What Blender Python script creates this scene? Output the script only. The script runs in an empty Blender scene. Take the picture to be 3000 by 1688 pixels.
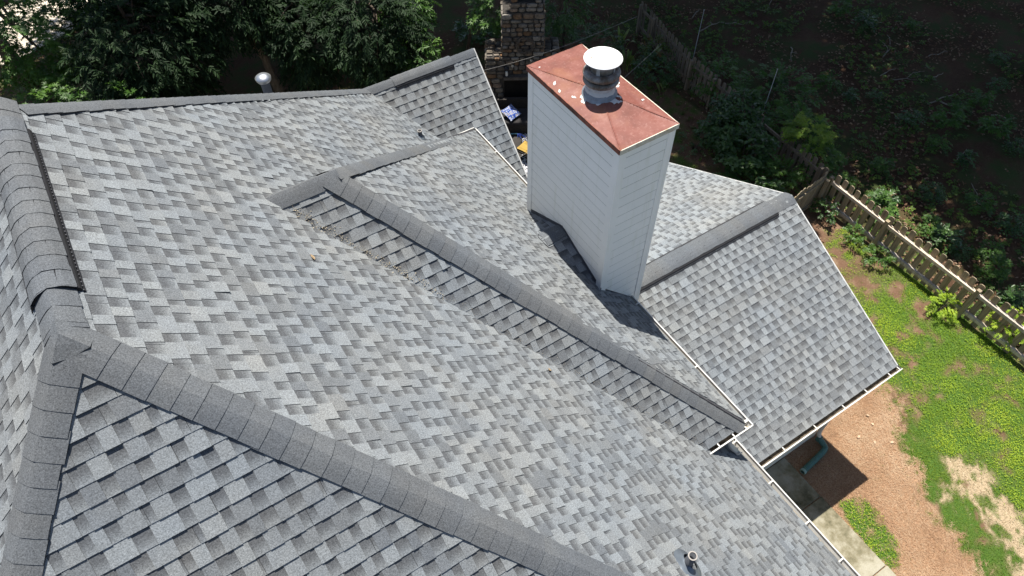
import bpy, bmesh, math, random
import numpy as np
from mathutils import Vector, Matrix

random.seed(7)
RNG = np.random.default_rng(11)
SC = bpy.context.scene
COL = SC.collection

# ------------------------------------------------------------------ camera
CAM_POS = Vector((1.123, -3.588, 3.60))
YAW, PITCH, ROLL = math.radians(-31.639), math.radians(-52.370), math.radians(-1.064)
FW = Vector((-math.sin(YAW) * math.cos(PITCH), math.cos(YAW) * math.cos(PITCH), math.sin(PITCH)))
_rt = Vector((math.cos(YAW), math.sin(YAW), 0)); _up = _rt.cross(FW)
RT = _rt * math.cos(ROLL) + _up * math.sin(ROLL)
UP = -_rt * math.sin(ROLL) + _up * math.cos(ROLL)
cd = bpy.data.cameras.new('camera'); cam = bpy.data.objects.new('camera', cd); COL.objects.link(cam)
cam.matrix_world = Matrix(((RT.x, UP.x, -FW.x, CAM_POS.x), (RT.y, UP.y, -FW.y, CAM_POS.y),
                           (RT.z, UP.z, -FW.z, CAM_POS.z), (0, 0, 0, 1)))
cd.sensor_width = 36; cd.lens = 2032.3 / 3000 * 36; cd.clip_end = 400; cd.clip_start = .05
SC.camera = cam

# ------------------------------------------------------------------ light
SUN = Vector((0.10, 0.31, 1.0)).normalized()          # direction towards the sun
w = bpy.data.worlds.new('World'); SC.world = w; w.use_nodes = True
nt = w.node_tree; nt.nodes.clear()
sky = nt.nodes.new('ShaderNodeTexSky'); sky.sky_type = 'NISHITA'; sky.sun_disc = False
sky.sun_elevation = math.asin(SUN.z); sky.sun_rotation = math.atan2(SUN.x, SUN.y)
bg = nt.nodes.new('ShaderNodeBackground'); bg.inputs[1].default_value = 0.078
ou = nt.nodes.new('ShaderNodeOutputWorld')
nt.links.new(sky.outputs[0], bg.inputs[0]); nt.links.new(bg.outputs[0], ou.inputs[0])
ld = bpy.data.lights.new('sun', 'SUN'); ld.energy = 5.0; ld.angle = math.radians(.5); ld.color = (1, .955, .87)
sun = bpy.data.objects.new('sun', ld); COL.objects.link(sun)
sun.rotation_euler = SUN.to_track_quat('Z', 'Y').to_euler(); sun.location = (10, 20, 40)
SC.view_settings.view_transform = 'Standard'; SC.view_settings.look = 'None'
SC.view_settings.exposure = 0.94; SC.view_settings.gamma = 1
SC.view_settings.use_curve_mapping = False

# ------------------------------------------------------------------ constants
ZG = -10.30                                            # ground
m, L1, a, b = .982, 2.710, 4.630, 7.040
c, d, e, g = 1.680, 2.302, .719, 3.836
me, ms, gn = .971, .975, 3.767
zc = -m * c; ze = zc - ms * g; xe = c + e + ms * g / me; xv = -ze / m
X1 = 6.351; LL = X1 - .10
yg = L1 + a; zg1 = -m * a
PX, PY, PZ, PW, mp = 10.527, 1.553, -5.762, 3.274, .497
q0, q1, r0, r1, zt = 5.615, 6.468, 1.153, 3.134, -2.0

# ------------------------------------------------------------------ helpers
WM = {}
def wm(o): return WM.get(o.name, Matrix.Identity(4))
def link(name, data, parent=None, mats=None):
    o = bpy.data.objects.new(name, data); COL.objects.link(o)
    if mats is not None and data is not None and not data.materials:
        for q in (mats if isinstance(mats, (list, tuple)) else [mats]): data.materials.append(q)
    if parent is not None:
        o.parent = parent; o.matrix_parent_inverse = wm(parent).inverted()
    return o
def tag(o, label=None, cat=None, group=None, kind=None):
    if label: o['label'] = label
    if cat: o['category'] = cat
    if group: o['group'] = group
    if kind: o['kind'] = kind
    return o
def empty(name, loc=(0, 0, 0), label=None, cat=None, group=None):
    o = bpy.data.objects.new(name, None); COL.objects.link(o); o.location = loc; o.empty_display_size = .1
    WM[o.name] = Matrix.Translation(loc)
    return tag(o, label, cat, group)

class MB:
    """collects polygons; col is one colour (r,g,b) per face or a list per corner"""
    def __init__(s): s.v = []; s.f = []; s.c = []; s.mi = []
    def face(s, pts, col=None, mi=0):
        n = len(s.v); s.v += [tuple(p) for p in pts]; s.f.append(tuple(range(n, n + len(pts)))); s.mi.append(mi)
        s.c.append(col if isinstance(col, list) else [col or (0, 0, 0)] * len(pts))
    def box(s, x0, x1, y0, y1, z0, z1, M=None, mi=0, col=None):
        P = [Vector(p) for p in ((x0,y0,z0),(x1,y0,z0),(x1,y1,z0),(x0,y1,z0),(x0,y0,z1),(x1,y0,z1),(x1,y1,z1),(x0,y1,z1))]
        if M is not None: P = [M @ p for p in P]
        for q in ((0,3,2,1),(4,5,6,7),(0,1,5,4),(1,2,6,5),(2,3,7,6),(3,0,4,7)): s.face([P[i] for i in q], col, mi)
    def prism(s, pts, off, mi=0, col=None):
        """closed polygon pts extruded by vector off"""
        off = Vector(off); A = [Vector(p) for p in pts]; B = [p + off for p in A]; n = len(A)
        s.face(A[::-1], col, mi); s.face(B, col, mi)
        for i in range(n):
            j = (i + 1) % n; s.face([A[i], A[j], B[j], B[i]], col, mi)
    def tube(s, path, rad, seg=8, mi=0, cap=True, col=None):
        path = [Vector(p) for p in path]; rings = []
        ref = None
        for i, p in enumerate(path):
            t = (path[min(i + 1, len(path) - 1)] - path[max(i - 1, 0)]).normalized()
            if ref is None: ref = t.orthogonal().normalized()
            ref = (ref - t * ref.dot(t)).normalized(); o2 = t.cross(ref)
            r = rad[i] if isinstance(rad, (list, tuple)) else rad
            rings.append([p + (ref * math.cos(k * 2 * math.pi / seg) + o2 * math.sin(k * 2 * math.pi / seg)) * r for k in range(seg)])
        for A, B in zip(rings, rings[1:]):
            for k in range(seg):
                j = (k + 1) % seg; s.face([A[k], A[j], B[j], B[k]], col, mi)
        if cap: s.face(rings[0][::-1], col, mi); s.face(rings[-1], col, mi)
    def lathe(s, prof, cen, seg=32, mi=0, rib=0., ribn=0):
        cen = Vector(cen); R = []
        for (r, z) in prof:
            R.append([cen + Vector((r * (1 + (rib if (k % 2) else 0)) * math.cos(k * 2 * math.pi / seg), r * (1 + (rib if (k % 2) else 0)) * math.sin(k * 2 * math.pi / seg), z)) for k in range(seg)])
        for A, B in zip(R, R[1:]):
            for k in range(seg):
                j = (k + 1) % seg; s.face([A[k], A[j], B[j], B[k]], None, mi)
    def mesh(s, name, attr=None, weld=0, smooth=False):
        me_ = bpy.data.meshes.new(name); me_.from_pydata(s.v, [], s.f)
        me_.polygons.foreach_set('material_index', s.mi)
        if attr:
            at = me_.color_attributes.new(attr, 'FLOAT_COLOR', 'CORNER')
            flat = [x for cs in s.c for q in cs for x in (q[0], q[1], q[2], 1.)]
            at.data.foreach_set('color', flat)
        if weld:
            bm = bmesh.new(); bm.from_mesh(me_); bmesh.ops.remove_doubles(bm, verts=bm.verts, dist=weld); bm.to_mesh(me_); bm.free()
        if smooth: me_.polygons.foreach_set('use_smooth', [True] * len(me_.polygons))
        me_.update(); return me_
    def obj(s, name, mats, parent=None, attr=None, weld=0, smooth=False):
        return link(name, s.mesh(name, attr, weld, smooth), parent, mats)

def np_mesh(name, V, F, rnd=None, uvw=None):
    """V (n,3), F (k,q) numpy; rnd per vertex float attribute"""
    me_ = bpy.data.meshes.new(name); n, k, q = len(V), len(F), F.shape[1]
    me_.vertices.add(n); me_.vertices.foreach_set('co', np.ascontiguousarray(V, dtype=np.float32).ravel())
    me_.loops.add(k * q); me_.loops.foreach_set('vertex_index', np.ascontiguousarray(F, dtype=np.int32).ravel())
    me_.polygons.add(k); me_.polygons.foreach_set('loop_start', np.arange(0, k * q, q, dtype=np.int32))
    if rnd is not None:
        at = me_.attributes.new('rnd', 'FLOAT', 'POINT'); at.data.foreach_set('value', np.asarray(rnd, dtype=np.float32))
    if uvw is not None:
        at = me_.color_attributes.new('zone', 'FLOAT_COLOR', 'POINT'); at.data.foreach_set('color', np.asarray(uvw, dtype=np.float32).ravel())
    me_.update(calc_edges=True); return me_

# ------------------------------------------------------------------ materials
def nmat(name, rough=.8, spec=.3, metal=0.):
    M = bpy.data.materials.new(name); M.use_nodes = True; t = M.node_tree
    B = t.nodes['Principled BSDF']; B.inputs['Roughness'].default_value = rough
    B.inputs['Specular IOR Level'].default_value = spec; B.inputs['Metallic'].default_value = metal
    return M, t, B
def node(t, typ, **kw):
    n = t.nodes.new(typ)
    for k, v in kw.items():
        if k.startswith('i_'): n.inputs[k[2:].replace('_', ' ')].default_value = v
        else: setattr(n, k, v)
    return n
def ramp(t, fac, stops):
    r = t.nodes.new('ShaderNodeValToRGB'); el = r.color_ramp.elements
    while len(el) > 1: el.remove(el[-1])
    el[0].position = stops[0][0]; el[0].color = (*stops[0][1], 1)
    for p, cc in stops[1:]:
        x = el.new(p); x.color = (*cc, 1)
    t.links.new(fac, r.inputs[0]); return r.outputs[0]
def mixc(t, A, B, fac, mode='MIX'):
    n = t.nodes.new('ShaderNodeMix'); n.data_type = 'RGBA'; n.blend_type = mode
    for s_, v in ((0, fac), (6, A), (7, B)):
        if hasattr(v, 'is_linked') or hasattr(v, 'links'): t.links.new(v, n.inputs[s_])
        else: n.inputs[s_].default_value = (*v, 1) if isinstance(v, tuple) else v
    return n.outputs[2]
def noise(t, scale, detail=3, rough=.55, co=None, dist=0.):
    n = node(t, 'ShaderNodeTexNoise'); n.inputs['Scale'].default_value = scale; n.inputs['Detail'].default_value = detail
    n.inputs['Roughness'].default_value = rough; n.inputs['Distortion'].default_value = dist
    if co is None:
        co = [x for x in t.nodes if x.bl_idname == 'ShaderNodeTexCoord']
        co = (co[0] if co else t.nodes.new('ShaderNodeTexCoord')).outputs['Object']
    t.links.new(co, n.inputs['Vector']); return n.outputs['Fac']
def mrange(t, v, a0, a1, b0, b1):
    n = t.nodes.new('ShaderNodeMapRange'); t.links.new(v, n.inputs[0])
    for i, x in enumerate((a0, a1, b0, b1)): n.inputs[i + 1].default_value = x
    return n.outputs[0]
def bump(t, B, h, strength=.4, dist=.01):
    n = t.nodes.new('ShaderNodeBump'); n.inputs['Strength'].default_value = strength; n.inputs['Distance'].default_value = dist
    t.links.new(h, n.inputs['Height']); t.links.new(n.outputs[0], B.inputs['Normal'])
def mul(t, A, B_):
    n = t.nodes.new('ShaderNodeMath'); n.operation = 'MULTIPLY'; t.links.new(A, n.inputs[0])
    if hasattr(B_, 'links'): t.links.new(B_, n.inputs[1])
    else: n.inputs[1].default_value = B_
    return n.outputs[0]

def simple(name, colr, rough=.8, spec=.3, var=.18, scale=6., metal=0., bumps=0., fine=60.):
    M, t, B = nmat(name, rough, spec, metal)
    f = noise(t, scale, 4)
    lo = tuple(x * (1 - var) for x in colr); hi = tuple(min(1, x * (1 + var)) for x in colr)
    t.links.new(ramp(t, f, [(.3, lo), (.7, hi)]), B.inputs['Base Color'])
    if bumps: bump(t, B, noise(t, fine, 3), bumps, .005)
    return M

def mat_shingle():
    M, t, B = nmat('granule_shingle', .95, .12)
    at = node(t, 'ShaderNodeVertexColor', layer_name='sh'); sp = t.nodes.new('ShaderNodeSeparateColor')
    t.links.new(at.outputs[0], sp.inputs[0])
    base = ramp(t, sp.outputs[0], [(0, (.050, .053, .059)), (.35, (.086, .092, .100)), (.65, (.146, .155, .163)), (1, (.208, .223, .233))])
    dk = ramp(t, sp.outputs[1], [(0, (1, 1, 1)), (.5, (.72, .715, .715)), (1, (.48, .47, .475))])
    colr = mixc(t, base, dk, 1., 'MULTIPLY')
    n1 = mrange(t, noise(t, 95, 3, .7), .3, .7, .58, 1.42); n2 = mrange(t, noise(t, 230, 1), .3, .7, .74, 1.26)
    sp2 = mul(t, n1, n2)
    cmb = t.nodes.new('ShaderNodeCombineColor')
    for i in range(3): t.links.new(sp2, cmb.inputs[i])
    colr = mixc(t, colr, cmb.outputs[0], 1., 'MULTIPLY')
    big = ramp(t, noise(t, .9, 5, .6), [(.32, (.95, .98, 1.02)), (.5, (1, 1, 1)), (.68, (1.05, 1.015, .97))])
    colr = mixc(t, colr, big, 1., 'MULTIPLY')
    rnd = ramp(t, sp.outputs[2], [(0, (.965, .97, .98)), (.5, (1, 1, 1)), (.85, (1.015, 1.01, 1.0)), (1, (1.03, 1.01, .985))])
    colr = mixc(t, colr, rnd, 1., 'MULTIPLY')
    t.links.new(colr, B.inputs['Base Color'])
    bump(t, B, n1, .35, .002)
    return M
M_SH = mat_shingle()
M_DECK = simple('roof_deck_felt', (.05, .05, .055), .95, .1)
M_BLACK = simple('black_vent_plastic', (.012, .012, .014), .6, .4, .3)
M_FIN = simple('grey_vent_fin', (.10, .10, .11), .6, .3)
M_WHITE = simple('white_gutter_paint', (.50, .49, .46), .45, .4, .10, 5)
M_DIRT = simple('gutter_debris', (.105, .085, .062), .95, .1, .5, 14, bumps=.5)
M_CREAM = simple('cream_siding', (.78, .74, .62), .7, .3, .08, 3)
M_RAKE = simple('pale_drip_edge', (.45, .45, .44), .5, .4, .15, 6)

def mat_siding():
    M, t, B = nmat('chimney_white_paint', .6, .35)
    f = noise(t, 2.2, 5, .6)
    g2 = node(t, 'ShaderNodeTexCoord')
    mp_ = node(t, 'ShaderNodeMapping'); mp_.inputs['Scale'].default_value = (9, 9, .8)
    t.links.new(g2.outputs['Object'], mp_.inputs[0])
    st = noise(t, 1.5, 4, .6, mp_.outputs[0])
    c0 = ramp(t, f, [(.3, (.84, .84, .80)), (.7, (.89, .885, .845))])
    c1 = mixc(t, c0, (.66, .67, .54), mrange(t, st, .55, .8, 0, .45))
    t.links.new(c1, B.inputs['Base Color']); bump(t, B, noise(t, 40, 4), .15, .003)
    return M
M_SIDE = mat_siding()
def mat_rust():
    M, t, B = nmat('rusty_red_paint', .62, .35)
    f = noise(t, 3.2, 6, .65); f2 = noise(t, 26, 5, .7)
    c0 = ramp(t, f, [(.28, (.110, .036, .026)), (.45, (.155, .050, .037)), (.58, (.185, .068, .052)), (.75, (.25, .125, .105))])
    c1 = mixc(t, c0, (.33, .185, .16), mrange(t, f2, .55, .75, 0, .55))
    c2 = mixc(t, c1, (.24, .10, .045), mrange(t, noise(t, 1.3, 4), .56, .72, 0, .7))
    t.links.new(c2, B.inputs['Base Color']); bump(t, B, f2, .2, .004)
    return M
M_RUST = mat_rust()
def mat_flange(name, base, stain, th=.5):
    M, t, B = nmat(name, .6, .35)
    f = noise(t, 5, 6, .7)
    t.links.new(ramp(t, f, [(th - .12, base), (th + .12, stain)]), B.inputs['Base Color']); return M
M_RUSTEDGE = mat_flange('rusted_flange', (.26, .075, .045), (.045, .022, .016), .52)
M_PALEEDGE = mat_flange('stained_pale_flange', (.60, .57, .47), (.33, .24, .13), .62)
M_GALV = simple('weathered_galvanised', (.42, .44, .455), .5, .5, .35, 9, .25)
M_SOOT = mat_flange('sooty_louver', (.25, .25, .245), (.085, .068, .05), .5)
M_CAP = simple('white_cap_paint', (.80, .80, .80), .35, .5, .03, 9)
M_SEAL = mat_flange('flaking_sealant', (.55, .545, .52), (.42, .43, .43), .62)
M_STEEL = simple('brushed_steel_cap', (.42, .43, .45), .34, .6, .08, 3, .85)
M_PIPE = simple('dark_grey_pipe', (.075, .08, .092), .55, .4, .25, 9)
M_LEAD = simple('grey_pipe_boot', (.115, .135, .16), .35, .5, .2, 6, .3)

def mat_leaf(name, ca, cb, cc, gloss=.45, spec=.4, trans=.28):
    M, t, B = nmat(name, gloss, spec)
    at = node(t, 'ShaderNodeAttribute', attribute_name='rnd')
    col_ = ramp(t, at.outputs['Fac'], [(0, ca), (.5, cb), (1, cc)])
    t.links.new(col_, B.inputs['Base Color'])
    tr = t.nodes.new('ShaderNodeBsdfTranslucent'); t.links.new(mixc(t, col_, (1.25, 1.5, .55), 1., 'MULTIPLY'), tr.inputs[0])
    mx = t.nodes.new('ShaderNodeMixShader'); mx.inputs[0].default_value = trans
    t.links.new(B.outputs[0], mx.inputs[1]); t.links.new(tr.outputs[0], mx.inputs[2])
    t.links.new(mx.outputs[0], t.nodes['Material Output'].inputs[0])
    return M
M_LAUREL = mat_leaf('laurel_leaf', (.007, .019, .007), (.012, .030, .010), (.024, .050, .015), .58, .18)
M_STAR = mat_leaf('star_leaf', (.030, .075, .012), (.050, .115, .016), (.085, .165, .022), .5, .35)
M_BROAD = mat_leaf('broad_leaf', (.022, .055, .014), (.040, .090, .020), (.065, .125, .028), .4, .45)
M_NAND = mat_leaf('nandina_leaf', (.045, .10, .018), (.075, .12, .02), (.22, .09, .025), .45, .4)
M_STRAPLEAF = mat_leaf('strap_leaf', (.085, .14, .045), (.15, .20, .065), (.23, .26, .09), .45, .4)
M_CANOPY = mat_leaf('canopy_leaf', (.025, .055, .012), (.040, .085, .016), (.06, .11, .02), .5, .3, .2)
M_GRASS = mat_leaf('grass_blade', (.10, .175, .028), (.155, .235, .032), (.24, .315, .040), .55, .25, .35)
M_WEED = mat_leaf('bright_weed', (.15, .245, .020), (.23, .335, .024), (.32, .40, .030), .55, .25, .35)
M_COVER = mat_leaf('ground_cover_leaf', (.040, .078, .013), (.070, .125, .018), (.13, .19, .028), .5, .3)
M_LITTER = mat_leaf('dry_leaf', (.10, .052, .031), (.17, .098, .060), (.30, .21, .14), .8, .15, .05)
M_NEEDLE = mat_leaf('pine_needle', (.15, .075, .040), (.32, .195, .112), (.48, .345, .23), .7, .2, .05)
M_DRYGRASS = mat_leaf('dry_grass', (.25, .18, .105), (.36, .28, .18), (.47, .39, .275), .75, .15, .1)
def mat_bark(name, c1, c2):
    M, t, B = nmat(name, .9, .15)
    tc = node(t, 'ShaderNodeTexCoord'); mp_ = node(t, 'ShaderNodeMapping'); mp_.inputs['Scale'].default_value = (14, 14, 2.2)
    t.links.new(tc.outputs['Object'], mp_.inputs[0])
    f = noise(t, 1.6, 6, .7, mp_.outputs[0])
    t.links.new(ramp(t, f, [(.3, c1), (.7, c2)]), B.inputs['Base Color']); bump(t, B, f, .8, .03); return M
M_BARK = mat_bark('bark', (.045, .036, .028), (.135, .108, .085))
M_BARK2 = mat_bark('pale_bark', (.08, .066, .052), (.19, .16, .13))
def mat_wood(name, c1, c2, c3):
    M, t, B = nmat(name, .85, .2)
    tc = node(t, 'ShaderNodeTexCoord'); mp_ = node(t, 'ShaderNodeMapping'); mp_.inputs['Scale'].default_value = (16, 16, 1.3)
    t.links.new(tc.outputs['Object'], mp_.inputs[0])
    oi = node(t, 'ShaderNodeObjectInfo')
    va = t.nodes.new('ShaderNodeVectorMath'); va.operation = 'ADD'; t.links.new(mp_.outputs[0], va.inputs[0])
    sc_ = t.nodes.new('ShaderNodeVectorMath'); sc_.operation = 'SCALE'; sc_.inputs[0].default_value = (37, 11, 23)
    t.links.new(oi.outputs['Random'], sc_.inputs['Scale']); t.links.new(sc_.outputs[0], va.inputs[1])
    f = noise(t, 1.7, 6, .65, va.outputs[0], .6)
    col_ = ramp(t, f, [(.28, c1), (.5, c2), (.72, c3)])
    hue = ramp(t, oi.outputs['Random'], [(0, (.80, .80, .80)), (.5, (1, 1, 1)), (1, (1.14, 1.1, 1.02))])
    t.links.new(mixc(t, col_, hue, 1., 'MULTIPLY'), B.inputs['Base Color']); bump(t, B, f, .4, .006); return M
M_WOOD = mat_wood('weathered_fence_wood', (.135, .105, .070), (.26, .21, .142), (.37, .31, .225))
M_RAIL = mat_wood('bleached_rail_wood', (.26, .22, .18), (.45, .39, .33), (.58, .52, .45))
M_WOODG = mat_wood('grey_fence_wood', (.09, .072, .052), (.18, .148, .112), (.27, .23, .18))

def mat_stone():
    M, t, B = nmat('fieldstone', .9, .15)
    oi = node(t, 'ShaderNodeObjectInfo')
    base = ramp(t, oi.outputs['Random'], [(0, (.11, .10, .095)), (.25, (.20, .175, .145)), (.5, (.27, .245, .21)), (.68, (.24, .14, .075)), (.8, (.36, .34, .31)), (1, (.15, .13, .115))])
    f = noise(t, 9, 6, .7)
    t.links.new(mixc(t, base, ramp(t, f, [(.3, (.30, .285, .27)), (.7, (.80, .77, .72))]), 1., 'MULTIPLY'), B.inputs['Base Color'])
    bump(t, B, f, .7, .02); return M
M_STONE = mat_stone()
M_MORTAR = simple('dark_mortar', (.05, .045, .04), .95, .1, .3, 12, bumps=.5)
M_SOOTBLK = simple('firebox_soot', (.012, .011, .010), .95, .05)

# ------------------------------------------------------------------ the ground
def vnoise(x, y, s, seed=0):
    """smooth value noise in numpy"""
    r = np.random.default_rng(seed).random((257, 257)); x = np.asarray(x) * s + 91.3; y = np.asarray(y) * s + 57.1
    xi, yi = np.floor(x).astype(int), np.floor(y).astype(int); fx, fy = x - xi, y - yi
    fx = fx * fx * (3 - 2 * fx); fy = fy * fy * (3 - 2 * fy); xi %= 256; yi %= 256
    return (r[xi, yi] * (1 - fx) + r[xi + 1, yi] * fx) * (1 - fy) + (r[xi, yi + 1] * (1 - fx) + r[xi + 1, yi + 1] * fx) * fy
def fbm(x, y, s, seed=0): return (vnoise(x, y, s, seed) + .5 * vnoise(x, y, s * 2.1, seed + 1) + .25 * vnoise(x, y, s * 4.3, seed + 2)) / 1.75
def inpoly(x, y, P):
    r = np.zeros(np.shape(x), bool); n = len(P)
    for i in range(n):
        (x1, y1), (x2, y2) = P[i], P[(i + 1) % n]
        cc = ((y1 > y) != (y2 > y)) & (x < (x2 - x1) * (y - y1) / (y2 - y1 + 1e-12) + x1); r ^= cc
    return r
STRAW_EDGE = [(10.2, -7.5), (10.49, -5.15), (10.73, -4.95), (10.62, -4.59), (10.8, -4.43), (10.7, -4.05), (10.88, -3.82), (10.77, -3.58), (10.96, -3.44), (11.27, -3.26), (11.42, -3.05), (11.33, -2.71), (11.72, -2.27), (12.06, -1.99), (12.29, -1.59), (12.4, -1.2), (12.6, -.6), (12.7, .4), (12.6, 3)]
DRY = [(11.96, -3.22), (12.31, -3.42), (12.61, -3.78), (12.42, -4.25), (12.34, -4.33), (12.32, -4.64), (12.29, -4.88), (12.1, -5.6), (11.9, -7.4), (11.0, -7.2), (11.0, -5.47), (11.29, -5.16), (11.34, -4.87), (11.49, -4.71), (11.43, -4.33), (11.6, -4.18), (11.09, -3.69), (11.11, -3.64), (11.62, -3.73), (11.74, -3.39)]
STRIP = [(9.4, -2.73), (9.83, -2.97), (9.85, -3.38), (9.73, -3.71), (9.59, -4.04), (9.28, -4.23), (9.15, -4.15), (9.17, -3.63), (9.29, -2.89)]
BRIGHT_X = [(12.2, -7), (12.36, -4.83), (12.63, -4.01), (12.5, -3.6), (12.21, -3.14), (12.42, -2.61), (12.5, -2.27), (12.3, -1)]
PATCH = [(14.45, 2.55, .42), (14.75, 2.95, .35), (14.7, .12, .30), (14.95, -.45, .28), (14.35, 1.6, .35), (13.75, -.75, .22), (13.4, -.15, .22), (13.1, -2.3, .18), (13.35, -1.35, .17), (11.5, -4.55, .20), (11.15, -4.75, .14), (14.2, -.9, .2)]
DARKG = [(14.9, -.05), ]
def zones(x, y):
    """grass, dry, straw weights and brightness of the grass"""
    n1 = fbm(x, y, 1.7, 3) - .5; n2 = fbm(x, y, 5.5, 9) - .5; n3 = fbm(x, y, 14, 21) - .5
    px = x + .22 * n1 + .34 * n2 + .26 * n3; py = y + .22 * n2 + .25 * n1 - .24 * n3
    se = np.interp(py, [q[1] for q in STRAW_EDGE], [q[0] for q in STRAW_EDGE])
    lawn = np.clip((px - se) / .34 + .5 + 1.1 * n3, 0, 1)
    straw = (1 - lawn) * (y < 1.2)
    n4 = fbm(x, y, 9, 23) - .5
    dry = np.clip(np.clip(sum(inpoly(px + ox_ + .35 * n4, py + oy_ + .3 * n2, DRY).astype(float) for ox_, oy_ in ((0, 0), (.13, 0), (-.13, 0), (0, .13), (0, -.13))) / 5 + .9 * n4, 0, 1) * (.55 + inpoly(x + .4 * n2, y + .4 * n3, DRY) * .45) - .75 * (fbm(x, y, 4.2, 17) > .60), 0, 1)
    grass = lawn * (1 - dry)
    far = np.clip((py - .15) / 1.3, 0, 1)                     # lawn thins out towards the shaded fence corner
    thin = np.clip(.66 - far * .55 + 2.4 * n1 + 1.8 * n2, 0, 1) ** .8
    grass = grass * np.where(far > 0, np.maximum(1 - far, thin), 1)
    for (cx, cy, r) in PATCH:
        dd = np.hypot(px - cx, (py - cy) * 1.25) / r; k = np.clip(1.6 - 1.5 * dd, 0, 1); grass = grass * (1 - k)
    grass = np.clip(grass - np.clip(1.0 - 4.0 * (fbm(x, y, 3.1, 44) - .16), 0, .9), 0, 1)
    st = inpoly(px * .5 + x * .5, py * .5 + y * .5, STRIP).astype(float) * np.clip(1.1 + 3 * n2, .2, 1)
    grass = np.clip(grass + st, 0, 1); straw = straw * (1 - .9 * st)
    specks = dry * (fbm(x, y, 6, 71) > .66); grass = np.clip(grass + .6 * specks, 0, 1)
    bx = np.interp(y, [q[1] for q in BRIGHT_X], [q[0] for q in BRIGHT_X]) - .15
    br = np.clip((px - bx) / .5 + .5, 0, 1) * np.clip(.90 + 1.9 * n1, .25, 1)
    br = np.maximum(br, st * .55)
    return grass, dry, straw, br

def mat_litterfloor():
    M, t, B = nmat('leaf_litter_ground', .95, .1)
    f = noise(t, .55, 5, .6); f2 = noise(t, 9, 6, .75); f3 = noise(t, 34, 4, .7)
    soil = ramp(t, f, [(.35, (.062, .035, .021)), (.55, (.092, .053, .032)), (.7, (.11, .074, .046))])
    c1 = mixc(t, soil, (.125, .082, .053), mrange(t, f2, .5, .75, 0, .8))
    c2 = mixc(t, c1, (.040, .066, .020), mrange(t, noise(t, 1.1, 5, .65), .44, .62, 0, .85))
    c3 = mixc(t, c2, (.02, .014, .01), mrange(t, f3, .55, .75, 0, .7))
    t.links.new(c3, B.inputs['Base Color']); bump(t, B, f3, .8, .03); return M
M_FLOOR = mat_litterfloor()
def mat_yard():
    M, t, B = nmat('yard_ground', .95, .1)
    at = node(t, 'ShaderNodeVertexColor', layer_name='zone'); sp = t.nodes.new('ShaderNodeSeparateColor'); t.links.new(at.outputs[0], sp.inputs[0])
    fa = noise(t, 2.2, 5, .65); fb = noise(t, 30, 5, .75); fc = noise(t, 90, 3, .7)
    dirt = ramp(t, fa, [(.3, (.085, .046, .030)), (.55, (.125, .072, .046)), (.75, (.20, .135, .088))])
    dirt = mixc(t, dirt, (.26, .185, .12), mrange(t, fb, .52, .72, 0, .7))
    straw = ramp(t, fb, [(.28, (.10, .052, .028)), (.5, (.25, .145, .082)), (.72, (.40, .265, .17))])
    dry = ramp(t, fb, [(.28, (.21, .148, .088)), (.5, (.33, .255, .165)), (.72, (.44, .36, .25))])
    grs = ramp(t, fb, [(.3, (.030, .062, .012)), (.55, (.055, .105, .018)), (.75, (.11, .15, .035))])
    c_ = mixc(t, dirt, straw, sp.outputs[2]); c_ = mixc(t, c_, dry, sp.outputs[1]); c_ = mixc(t, c_, grs, sp.outputs[0])
    c_ = mixc(t, c_, (.55, .5, .45), mrange(t, fc, .72, .8, 0, .25))
    t.links.new(c_, B.inputs['Base Color']); bump(t, B, fb, .7, .02); return M
M_YARD = mat_yard()

# big sheet
nx = 90
gx, gy = np.meshgrid(np.concatenate([np.linspace(-90, -10, 10), np.linspace(-9, 36, 70), np.linspace(40, 110, 10)]),
                     np.concatenate([np.linspace(-90, -12, 10), np.linspace(-11, 34, 70), np.linspace(38, 110, 10)]), indexing='ij')
gz = ZG - .03 + .10 * (fbm(gx, gy, .5, 5) - .5) * (gx > 16.2) + np.clip(gx - 17, 0, 30) * .02
V = np.stack([gx, gy, gz], -1).reshape(-1, 3); idx = np.arange(90 * 90).reshape(90, 90)
F = np.stack([idx[:-1, :-1], idx[1:, :-1], idx[1:, 1:], idx[:-1, 1:]], -1).reshape(-1, 4)
ground = link('ground', np_mesh('ground', V, F), None, M_FLOOR)
tag(ground, 'dark woodland floor of leaf litter and soil beyond the picket fence', 'ground', kind='structure')
def gz_at(x, y):
    return ZG - .03 + np.clip(np.asarray(x) - 17, 0, 30) * .02
# yard sheet
xs = np.arange(4.0, 15.62, .075); ys = np.arange(-12, 13.6, .075)
gx, gy = np.meshgrid(xs, ys, indexing='ij')
gr, dr, stw, br = zones(gx, gy)
gz = ZG + .035 * (fbm(gx, gy, 1.2, 31) - .5) + .02 * (fbm(gx, gy, 7, 33) - .5)
gz[0, :] -= .2; gz[-1, :] -= .2; gz[:, 0] -= .2; gz[:, -1] -= .2
V = np.stack([gx, gy, gz], -1).reshape(-1, 3); A_, B_ = gx.shape; idx = np.arange(A_ * B_).reshape(A_, B_)
F = np.stack([idx[:-1, :-1], idx[1:, :-1], idx[1:, 1:], idx[:-1, 1:]], -1).reshape(-1, 4)
zc_ = np.stack([np.clip(gr, 0, 1), dr, np.clip(stw, 0, 1), np.ones_like(gr)], -1).reshape(-1, 4)
yard = link('yard', np_mesh('yard', V, F, uvw=zc_), None, M_YARD)
tag(yard, 'back yard of pine straw, lawn and bare earth between house and fence', 'yard', kind='structure')
yz = lambda x, y: ZG + .035 * (fbm(x, y, 1.2, 31) - .5) + .02 * (fbm(x, y, 7, 33) - .5)

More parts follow.
